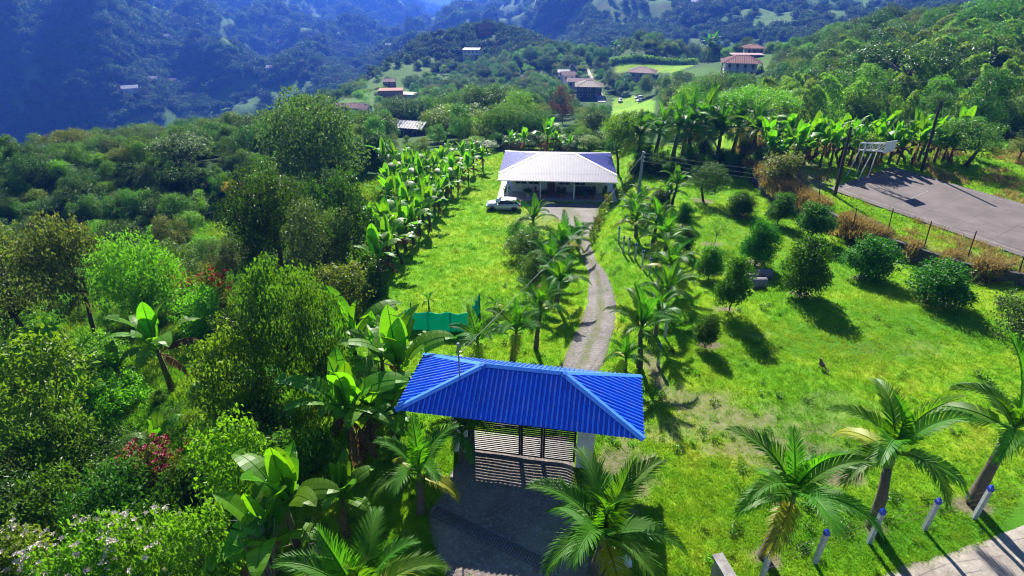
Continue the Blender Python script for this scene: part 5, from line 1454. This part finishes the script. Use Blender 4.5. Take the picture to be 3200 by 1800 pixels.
for (x0, y0), (x1, y1), n, tp in (((1188, 432), (960, 705), 15, 115), ((1165, 432), (945, 660), 13, 120), ((1130, 430), (985, 560), 9, 110), ((1085, 432), (985, 505), 6, 100), ((1040, 425), (975, 455), 4, 95)):
    for i in range(n):
        f = i / max(n - 1, 1); bx = x0 + (x1 - x0) * f + random.uniform(-12, 12); by = y0 + (y1 - y0) * f + random.uniform(-8, 8)
        row.append(ban_at(bx, by, by - tp * (.62 + .55 * f) * random.uniform(.8, 1.1), None, 500 + k, "banana row left of the lawn", 7, 2)); k += 1
label_row(row, lambda o, w: w + " banana plant from the left in the row beside the lawn")
row = []
for i, (bx, by, tp) in enumerate(((1285, 385, 330), (1318, 388, 318), (1376, 390, 298), (1395, 388, 325), (1432, 390, 338), (1215, 425, 365), (1190, 405, 362))):
    row.append(ban_at(bx, by, tp, None, 600 + i, "bananas behind the farmhouse", 8, 3))
label_row(row, lambda o, w: w + " banana plant from the left behind the farmhouse")
row = []
for i in range(38):
    bx = 1925 + (i % 19) * 26 + random.uniform(-8, 8); by = (400 if i < 19 else 424) - (bx - 1925) * .03 + random.uniform(-5, 5)
    if 2230 < bx and by > 415: by -= 10
    row.append(ban_at(bx, by, by - random.uniform(75, 120), None, 650 + i, "bananas behind the court", 8, 2))
label_row(row, lambda o, w: w + " banana plant from the left in the plantation behind the court")
# crotons on the bank
cro = leafmat("croton_leaf", (.22, .24, .015), (.09, .17, .012), .4, .4)
cl_m = []
for s_ in range(2):
    r = np.random.default_rng(60 + s_); n = 160
    z_ = r.uniform(.15, 1.3, n); a = r.uniform(0, 6.28, n)
    P_ = np.stack([.12 * np.cos(a), .12 * np.sin(a), z_], -1); d = np.stack([np.cos(a), np.sin(a), r.uniform(.3, 1.4, n)], -1)
    v, f = leaf_quads(P_, d, np.tile([0, 0, 1.], (n, 1)) + r.normal(size=(n, 3)) * .2, r.uniform(.3, .5, n), r.uniform(.07, .11, n)); rn = r.random(n)
    cl_m.append(mesh_np("foliage", v, f, cro, False, np.concatenate([rn, rn])))
row = []
for i, (px, py) in enumerate(((1530, 508), (1528, 522), (1522, 534), (1515, 548), (1512, 560), (1506, 573), (1500, 586), (1494, 598), (1488, 610))):
    b = G(px, py); t = empty("croton", b, i, random.uniform(.8, 1.25)); tag(t, None, "shrub", "crotons on the bank")
    place("foliage", cl_m[i % 2], t); MB().tube([(0, 0, -.1), (0, 0, 1.2)], [.03, .012], 5).build("stem", bark, t); row.append(t)
label_row(row, lambda o, w: w + " yellow-green croton from the farmhouse along the bank", lambda o: -o.location.y)
# potted plants on the veranda
for k, (x, y, kind, lab) in enumerate(((-6.4, -W2 - .3, 0, "potted palm at the left end of the veranda"), (-3.6, -W2 - .5, 1, "potted shrub below the left veranda windows"), (-1.6, -W2 - .9, 1, "potted shrub right of the second veranda post"), (.5, -W2 - .6, 1, "dark potted shrub in the middle of the veranda"), (3.0, -W2 - 1.0, 1, "terracotta pot with plant right of the third veranda post"), (4.4, -W2 - 1.0, 2, "terracotta pot with conical conifer on the veranda"), (5.9, -W2 - .9, 2, "conical conifer in a pot at the right end of the veranda"))):
    t = empty("potted_plant", on_house(x, y)); tag(t, lab, "potted plant", "veranda pots")
    MB().lathe([(.17, 0), (.24, .4), (.27, .42), (.27, .5), (.22, .5)], 12).build("pot", terracotta if k > 1 else white_wall, t)
    if kind == 0:
        for q in range(7): place("frond", FR[1 + q % 2], t, (0, 0, .5), (0, 0, q * .9), .5)
    elif kind == 1: place("foliage", PROTO['shrub'][0], t, (0, 0, .35), (0, 0, k), .35, LM['dark'])
    else: place("foliage", PROTO['citrus2'][0], t, (0, 0, .2), (0, 0, k), (.3, .3, .42), LM['dark'])
# ------------------------------------------------------------------ woods: single trees
def free(x, y, r):
    return all((x - a) ** 2 + (y - b) ** 2 > (r + c) ** 2 for a, b, c in BUSY)
groups = {'a': [], 'b': [], 'c': [], 'd': []}
pal = ['dark', 'mid', 'light', 'light', 'olive', 'dark', 'mid', 'vine', 'light', 'lime']
word = {'dark': "dark green", 'mid': "mid green", 'light': "light green", 'olive': "olive green", 'grey': "grey-green", 'vine': "creeper-hung", 'lime': "bright green"}
rs = random.Random(77); n_try = 0
NOGO = [[(500, 640), (560, 560), (625, 535), (625, 610), (640, 640), (560, 700)], FIELDS[2], [(300, 960), (340, 900), (560, 900), (520, 990)], [(540, 690), (640, 640), (650, 660), (560, 700)]]
def try_tree(x, y, key, mat, s, grp, keep=.5, cat="tree", sq=1.0):
    z = Hs(x, y); cm, tm_, hh, ww = PROTO[key]
    px, py, d = proj(x, y, z); _, pyt, _ = proj(x, y, z + hh * s)
    if px < -120 or px > 2700 or pyt > 1500: return None
    for poly in NOGO:
        if pip(np.array([px]), np.array([py]), poly)[0] : return None
        xs = np.linspace(px - 10, px + 10, 3); ys = np.linspace(pyt, py, 6)
        if poly is NOGO[0] and pip(np.array([px] * 6), ys, poly).any(): return None
    w_ = ww * s * FD / d
    if blocks(px, py, pyt, w_, y):
        s *= .45; _, pyt, _ = proj(x, y, z + hh * s); w_ *= .45
        if blocks(px, py, pyt, w_, y): return None
    if not free(x, y, keep * ww * s * .5): return None
    BUSY.append((x, y, ww * s * .26 * sq))
    t = tree("wood_tree" if cat == "tree" else "wood_shrub", key, mat, (x, y, z - .1), s, s * rs.uniform(.85, 1.15), cat=cat, group=grp); t["tone"] = mat
    return t
while len(groups['a']) < 125 and n_try < 6000:
    n_try += 1
    y = rs.uniform(19, 108); x = -rs.uniform(11.5 + .04 * y, 12 + 1.15 * y)
    key = rs.choice(['round', 'lumpy', 'loose', 'vine', 'loose', 'broad', 'umbrella', 'lumpy'])
    s = rs.uniform(.42, .8) * (.5 if y < 40 else .75)
    if y < 30 and key in ('broad', 'tall'): continue
    t = try_tree(x, y, key, rs.choice(pal), s, "trees of the left wood", .45)
    if t: groups['a'].append(t)
n_try = 0; row = []
while len(row) < 60 and n_try < 4000:
    n_try += 1
    y = rs.uniform(17, 60); x = -rs.uniform(9.5 + .03 * y, 10 + 1.2 * y)
    t = try_tree(x, y, rs.choice(['shrub', 'shrubtall', 'shrub']), rs.choice(pal), rs.uniform(.7, 1.3), "shrubs of the left wood", .2, "shrub", .6)
    if t: row.append(t)
label_row(row, lambda o, w: w + " " + word[o["tone"]] + " undergrowth shrub from the left in the left wood")
n_try = 0
while len(groups['b']) < 62 and n_try < 5000:
    n_try += 1
    y = rs.uniform(92, 205); x = rs.uniform(-.42, .50) * y
    t = try_tree(x, y, rs.choice(['round', 'tall', 'lumpy', 'broad', 'umbrella', 'loose']), rs.choice(pal[:-1]), rs.uniform(.7, 1.15), "trees in the hollow behind the farmhouse", .5)
    if t: groups['b'].append(t)
n_try = 0
while len(groups['c']) < 45 and n_try < 6000:
    n_try += 1
    y = rs.uniform(62, 200); u_ = rs.uniform(.55, 1.25); x = u_ * y
    if wall_sd(np.array([x]), np.array([y]))[0] > 0 and y < 82 and x < 75 - (y < 70) * 0: 
        if not (x > 62): continue
    if y < 86 and x < 58: continue
    t = try_tree(x, y, rs.choice(['round', 'lumpy', 'broad', 'umbrella', 'tall']), rs.choice(['dark', 'mid', 'light', 'olive', 'mid', 'dark']), rs.uniform(.8, 1.35), "trees of the right hill", .5)
    if t: groups['c'].append(t)
bam = []; n_try = 0
while len(bam) < 150 and n_try < 6000:
    n_try += 1
    y = rs.uniform(90, 175); u_ = rs.uniform(.40, 1.05); x = u_ * y
    z = Hs(x, y); s = rs.uniform(.75, 1.15); px, py, d = proj(x, y, z); _, pyt, _ = proj(x + 3, y, z + 10 * s)
    if px < 1800 or px > 2680 or blocks(px, py, pyt, 40, y): continue
    if any((x - a) ** 2 + (y - b) ** 2 < 2.4 ** 2 for a, b, c in BUSY[-160:]): continue
    BUSY.append((x, y, 1.2)); bam.append(bamboo((x, y, z - .2), s, rs.uniform(0, 6.28), "bamboo of the right hill"))
label_row(bam, lambda o, w: w + " feathery bamboo plume from the left on the right hill")
label_row(groups['a'], lambda o, w: w + " tree from the left in the left wood, " + word[o["tone"]])
label_row(groups['b'], lambda o, w: w + " tree from the left behind the farmhouse, " + word[o["tone"]])
label_row(groups['c'], lambda o, w: w + " tree from the left on the right hill, " + word[o["tone"]])
for q in COL.objects:
    if "tone" in q: del q["tone"]
# ------------------------------------------------------------------ scattered stuff
def scatter(name, pts, scl, protos, label, cat, rot_z=True, tilt=0.0):
    me = bpy.data.meshes.new(name); me.vertices.add(len(pts)); me.vertices.foreach_set("co", np.asarray(pts, np.float32).ravel())
    a = me.attributes.new("sc", 'FLOAT', 'POINT'); a.data.foreach_set("value", np.asarray(scl, np.float32))
    o = place(name, me); tag(o, label, cat, kind="stuff")
    pc = bpy.data.collections.new(name + "_kinds")
    for q in protos: pc.objects.link(q)
    ng = bpy.data.node_groups.new(name + "_scatter", 'GeometryNodeTree')
    ng.interface.new_socket("Geometry", in_out='INPUT', socket_type='NodeSocketGeometry'); ng.interface.new_socket("Geometry", in_out='OUTPUT', socket_type='NodeSocketGeometry')
    gi, go = ng.nodes.new("NodeGroupInput"), ng.nodes.new("NodeGroupOutput")
    ip = ng.nodes.new("GeometryNodeInstanceOnPoints"); ci = ng.nodes.new("GeometryNodeCollectionInfo")
    ci.inputs["Collection"].default_value = pc; ci.inputs["Separate Children"].default_value = True; ci.inputs["Reset Children"].default_value = True
    ip.inputs["Pick Instance"].default_value = True
    rv = ng.nodes.new("FunctionNodeRandomValue"); rv.data_type = 'FLOAT_VECTOR'
    rv.inputs[0].default_value = (-tilt, -tilt, 0); rv.inputs[1].default_value = (tilt, tilt, 6.283)
    na_ = ng.nodes.new("GeometryNodeInputNamedAttribute"); na_.data_type = 'FLOAT'; na_.inputs[0].default_value = "sc"
    ri = ng.nodes.new("FunctionNodeRandomValue"); ri.data_type = 'INT'; ri.inputs[4].default_value = 0; ri.inputs[5].default_value = len(protos) - 1; ri.inputs["Seed"].default_value = 5
    L = ng.links.new
    L(gi.outputs[0], ip.inputs["Points"]); L(ci.outputs[0], ip.inputs["Instance"]); L(rv.outputs[0], ip.inputs["Rotation"]); L(na_.outputs[0], ip.inputs["Scale"]); L(ri.outputs[2], ip.inputs["Instance Index"])
    L(ip.outputs[0], go.inputs[0])
    md = o.modifiers.new("scatter", 'NODES'); md.node_group = ng
    return o
def proto_obj(name, me, mat=None):
    o = bpy.data.objects.new(name, me)
    if mat is not None: o.material_slots[0].link = 'OBJECT'; o.material_slots[0].material = mat
    return o
# far forest
Nf = 66000
P3 = np.stack([TX, TY, TZ], -1)
car_ = np.linalg.norm(np.cross(P3[1:, :-1] - P3[:-1, :-1], P3[:-1, 1:] - P3[:-1, :-1]), axis=-1)
rc = np.hypot(TX, TY)[:-1, :-1]; yc, xc = TY[:-1, :-1], TX[:-1, :-1]
wgt = car_ * np.minimum(1 / rc ** 2, 1 / 420 ** 2) * np.where(rc < 170, 1.7, 1.0) * np.where((rc < 200) & (xc < -20), 2.6, 1.0) * np.where(rc > 420, 1.5, 1.0)
wgt *= ((yc > 88) | ((yc > 50) & (xc < -28))) & (rc < 4300) & (np.abs(xc) < yc * 1.6)
ci_ = RNG.choice(wgt.size, Nf, p=(wgt / wgt.sum()).ravel())
a1_, b1_ = RNG.random(Nf), RNG.random(Nf); i0, j0 = np.unravel_index(ci_, wgt.shape)
fx = TX[i0, j0] + (TX[i0 + 1, j0] - TX[i0, j0]) * a1_ + (TX[i0, j0 + 1] - TX[i0, j0]) * b1_
fy = TY[i0, j0] + (TY[i0 + 1, j0] - TY[i0, j0]) * a1_ + (TY[i0, j0 + 1] - TY[i0, j0]) * b1_
fr = np.hypot(fx, fy)
fz = H(fx, fy)
ppx, ppy, pd = proj(fx, fy, fz)
size = np.maximum(1.0, fr * .0022) * RNG.uniform(.65, 1.35, len(fr)) * np.where(fy < 110, .72, 1.0) * np.where((ppx < 760) & (fr < 300), np.where(fr < 130, .8, .66), 1.0)
fm_ = field_mask(fx, fy)
ok = (ppx > -250) & (ppx < 2850) & ((fm_ < .5) | (RNG.random(len(fr)) < .10))
for poly in NOGO[:1]: ok &= ~pip(ppx, ppy, poly)
for k, poly in enumerate(FIELDS):
    ins = pip(ppx, ppy, poly) & (fy < 520); ok &= ~(ins & (RNG.random(len(fr)) > (.02 if k not in (6, 7, 8, 9, 11) else .25)))
_, ptop, _ = proj(fx, fy, fz + 7.2 * size)
wp = 6.2 * size * FD / pd
for pass_ in (0, 1):
    for x0, y0, x1, y1, Yv in VIEW:
        hit = (fy < Yv - 6) & (ppx + wp * .5 > x0) & (ppx - wp * .5 < x1) & (ptop < y1 - 4) & (ppy > y0)
        if pass_: ok &= ~hit
        else: size = np.where(hit & (size > .6), .38 * size / np.maximum(size, 1), size)
    _, ptop, _ = proj(fx, fy, fz + 7.2 * size); wp = 6.2 * size * FD / pd
for a, b, c in BUSY:
    if b > 50: ok &= (fx - a) ** 2 + (fy - b) ** 2 > (c + 1.5) ** 2
ok &= ~((fx > -14) & (fx < 62) & (fy < 100))
mid = ok & (fr < 420); far_ = ok & (fr >= 420)
leafs = ['dark', 'mid', 'dark', 'light', 'olive', 'mid']
mp = [proto_obj("mid_tree", PROTO[k][0], LM[m]) for k, m in (('round', 'dark'), ('lumpy', 'mid'), ('broad', 'dark'), ('round', 'light'), ('tall', 'mid'), ('umbrella', 'olive'), ('lumpy', 'grey'), ('loose', 'light'))]
scatter("woodland", np.stack([fx, fy, fz - .3], -1)[mid], size[mid] * .9, mp, "mixed green woodland covering the valley and central hill", "woodland", tilt=.06)
fp = []
for k, (key, m) in enumerate((('round', 'far1'), ('lumpy', 'far2'), ('lumpy', 'far1'), ('tall', 'far1'), ('round', 'far2'), ('lumpy', 'far1'))):
    cm = crown_mesh("far_crown%d" % k, lobeset(40 + k, 9, 2.2, 1.9, 2.6, 1.0, 1.7), 700, .8, .5, 50 + k, LM[m], up_bias=.3)
    fp.append(proto_obj("far_tree", cm))
scatter("forest", np.stack([fx, fy, fz - .5], -1)[far_], size[far_], fp, "distant forest covering the mountain slopes on both sides", "forest", tilt=.05)
# grass
def blade_tuft(name, n, h, spread, w, seed, mat):
    r = np.random.default_rng(seed); a = r.uniform(0, 6.28, n); q = spread * np.sqrt(r.random(n))
    b = np.stack([q * np.cos(a), q * np.sin(a), np.full(n, -.02)], -1); hh = h * r.uniform(.6, 1.3, n)
    ld = np.stack([np.cos(a + r.normal(size=n)), np.sin(a + r.normal(size=n)), np.zeros(n)], -1)
    tip = b + np.stack([ld[:, 0] * hh * .55, ld[:, 1] * hh * .55, hh], -1); sd = np.stack([-ld[:, 1], ld[:, 0], np.zeros(n)], -1) * w
    mid_ = b + ld * (hh * .15)[:, None] + np.array([0, 0, 1]) * (hh * .6)[:, None]
    v = np.stack([b - sd, b + sd, mid_ + sd * .7, mid_ - sd * .7, tip], 1).reshape(-1, 3); i = np.arange(n) * 5
    f = np.concatenate([np.stack([i, i + 1, i + 2], -1), np.stack([i, i + 2, i + 3], -1), np.stack([i + 3, i + 2, i + 4], -1)])
    return mesh_np(name, v, f, mat, False)
def grass_mat(name, mul, tr):
    m, nt, out = new_mat(name)
    geo = N(nt, "ShaderNodeNewGeometry"); gc, _, _ = grass_colour(nt, geo.outputs["Position"])
    oi = N(nt, "ShaderNodeObjectInfo"); hs = N(nt, "ShaderNodeHueSaturation"); nt.links.new(gc, hs.inputs["Color"])
    nt.links.new(math_n(nt, 'ADD', .75 * mul, math_n(nt, 'MULTIPLY', oi.outputs["Random"], .5 * mul)), hs.inputs["Value"])
    p = N(nt, "ShaderNodeBsdfPrincipled"); p.inputs["Roughness"].default_value = .6; p.inputs["Specular IOR Level"].default_value = .2; nt.links.new(hs.outputs[0], p.inputs["Base Color"])
    t = N(nt, "ShaderNodeBsdfTranslucent"); nt.links.new(mixc(nt, 1.0, hs.outputs[0], (1.4, 1.4, .6), 'MULTIPLY'), t.inputs[0])
    mx = N(nt, "ShaderNodeMixShader"); mx.inputs[0].default_value = tr; nt.links.new(p.outputs[0], mx.inputs[1]); nt.links.new(t.outputs[0], mx.inputs[2]); nt.links.new(mx.outputs[0], out.inputs[0]); return m
gmat = grass_mat("grass_blade", 1.15, .45)
dry = leafmat("dry_grass", (.46, .38, .15), (.27, .21, .08), .4, .7, (1.3, 1.2, .7), .2)
Ng = 150000
gaz = RNG.uniform(-58, 52, Ng) * math.pi / 180; grr = np.exp(RNG.uniform(math.log(12.5), math.log(95), Ng))
gx, gy = grr * np.sin(gaz), grr * np.cos(gaz)
polys = []
for nm in ("driveway", "forecourt", "dirt_road"):
    me = bpy.data.objects[nm].data; co = np.empty(len(me.vertices) * 3, np.float32); me.vertices.foreach_get("co", co); co = co.reshape(-1, 3)
    w_ = {"driveway": 18, "forecourt": 22, "dirt_road": 16}[nm]; q = co.reshape(-1, w_, 3)
    polys.append([tuple(a) for a in q[:, 1, :2]] + [tuple(a) for a in q[::-1, -2, :2]])
    if nm == 'driveway': mid_poly = [tuple(a) for a in q[15:-8, 7, :2]] + [tuple(a) for a in q[15:-8, 10, :2][::-1]]
ok = (gy > 11) & (gy < 92)
edge = RNG.random(Ng)
for k, poly in enumerate(polys): ok &= ~(pip(gx, gy, poly) & (edge > (.06 if k == 0 else .04)) & ~((k == 0) & pip(gx, gy, mid_poly) & (edge < .5)))
cq = [tuple(v.xy) for v in (ca, cc, cc + cw, cb)]
ok &= ~pip(gx, gy, cq)
hq = [tuple(on_house(sx_ * (L2 + .2), sy_).xy) for sx_, sy_ in ((-1, -W2 - 1.7), (1, -W2 - 1.7), (1, W2), (-1, W2))]
ok &= ~pip(gx, gy, hq)
gpx, gpy, gd = proj(gx, gy, H(gx, gy))
ok &= (gpx > -60) & (gpx < 2640) & (gpy < 1500)
brr = np.zeros(Ng); sel = np.where(ok)[0]; brr[sel] = blobs(gx[sel], gy[sel], BARE); ok &= RNG.random(Ng) > brr * 1.05
gz = H(gx, gy)
woodm = sstep(0, 4, -(gx + 9.5)); terr = wall_sd(gx, gy) > .2
gs = (.55 + grr * .022) * RNG.uniform(.6, 1.4, Ng) * (1 + 1.6 * woodm) * np.where(terr, 1.3, 1.0)
dryp = ok & terr & (fbm(gx / 2.5, gy / 2.5, 3, 91) > .52)
tp = [proto_obj("grass_tuft", blade_tuft("grass_tuft%d" % k, 16, .085, .13, .009, 200 + k, gmat)) for k in range(3)]
sel = ok & ~dryp
scatter("lawn_grass", np.stack([gx, gy, gz], -1)[sel], gs[sel], tp, "green lawn grass covering the yard, orchard and verges", "grass", tilt=.15)
tpd = [proto_obj("dry_tuft", blade_tuft("dry_tuft%d" % k, 18, .16, .14, .010, 210 + k, dry)) for k in range(2)]
# dry grass hanging along the terrace edge
n_ = 9000; seg = RNG.integers(0, len(WALL) - 1, n_); kk = RNG.random(n_)
wx = WALL[seg, 0] * (1 - kk) + WALL[seg + 1, 0] * kk; wy_ = WALL[seg, 1] * (1 - kk) + WALL[seg + 1, 1] * kk
dens = fbm(wx / 2.2, wy_ / 2.2, 3, 95)
offd = RNG.normal(size=n_) * .55 + .35; nx, ny = .8, .55
wx2, wy2 = wx + nx * offd, wy_ + ny * offd
okd = (dens > .37) & (wy_ > 33)
pts = np.concatenate([np.stack([gx, gy, gz], -1)[dryp], np.stack([wx2, wy2, np.maximum(H(wx2, wy2), COURT_Z - np.abs(offd) * .9)], -1)[okd]])
scl = np.concatenate([gs[dryp] * .8, RNG.uniform(1.6, 3.8, okd.sum())])
scatter("dry_grass", pts, scl, tpd, "brown dry grass on the terrace edge above the retaining wall", "grass", tilt=.35)
# weeds in the lawn
nw_ = 420
wsel = np.where(ok & ~terr & (gx > -10) & (fbm(gx / 3.5, gy / 3.5, 3, 61) > .50))[0]; wsel = RNG.choice(wsel, min(nw_, len(wsel)), replace=False)
wp_ = [proto_obj("weed", crown_mesh("weed%d" % k, lobeset(70 + k, 5, .16, .06, .07, .06, .11), 60, .11, .05, 300 + k, LM[m_], up_bias=.6)) for k, m_ in enumerate(('mid', 'light', 'lime', 'dark'))]
scatter("lawn_weeds", np.stack([gx, gy, gz], -1)[wsel], RNG.uniform(.5, 1.3, len(wsel)) * (.8 + grr[wsel] * .008), wp_, "small leafy weeds scattered through the lawn", "weeds", tilt=.2)
# bird on the lawn
bp = G(2063, 925)
bd = empty("lawn_bird", bp, .35, 1.35); tag(bd, "brown bird with dark tail standing on the lawn", "bird")
bf = solid("brown_feathers", (.22, .12, .06), (.13, .07, .04), .9, scale=12); bt = solid("dark_feathers", (.03, .035, .02), (.02, .022, .015), .8)
MB().tube([(0, .17, .36), (0, .14, .40), (0, .08, .36), (0, .05, .30), (0, 0, .22), (0, -.10, .19), (0, -.18, .17)], [.012, .045, .05, .065, .10, .09, .045], 10).build("body", bf, bd, True)
MB().add([(-.03, -.14, .19), (.03, -.14, .19), (.055, -.42, .10), (-.055, -.42, .10), (0, -.14, .165), (0, -.42, .085)], [[0, 1, 2, 3], [4, 5, 2, 1], [0, 3, 5, 4], [3, 2, 5], [1, 0, 4]]).build("tail", bt, bd)
for s in (-1, 1):
    MB().add([(s * .09, .06, .27), (s * .105, -.04, .20), (s * .05, -.24, .17), (s * .06, 0, .29)], [[0, 1, 2, 3]]).build("wing", bt, bd)
    MB().bar((s * .04, .0, -.02), (s * .04, .0, .16), .008).build("leg", rust, bd)
MB().bar((0, .17, .37), (0, .22, .355), .014, n=5, w2=.003).build("beak", bt, bd)
# ------------------------------------------------------------------ the air
hm, nt, out = new_mat("haze_air")
pv = N(nt, "ShaderNodeVolumePrincipled")
pv.inputs["Color"].default_value = (.07, .215, 1.0, 1)
pv.inputs["Density"].default_value = .00026
pv.inputs["Anisotropy"].default_value = .35
nt.links.new(pv.outputs[0], out.inputs["Volume"])
zlo = float(TZ.min()) - 1.0; zhi = max(float(TZ.max()), 40.0) + 25
hz = MB().box((0, 3300, (zlo + zhi) / 2), (17000, 10200, zhi - zlo)).build("haze", hm); tag(hz, "blue air haze filling the valley", "haze", kind="stuff")
if False: print("HAZE", zlo, zhi, "objs", len(COL.objects), "mid", int(mid.sum()), "far", int(far_.sum()), "grass", int(sel.sum()), [len(v) for v in groups.values()], len(bam))
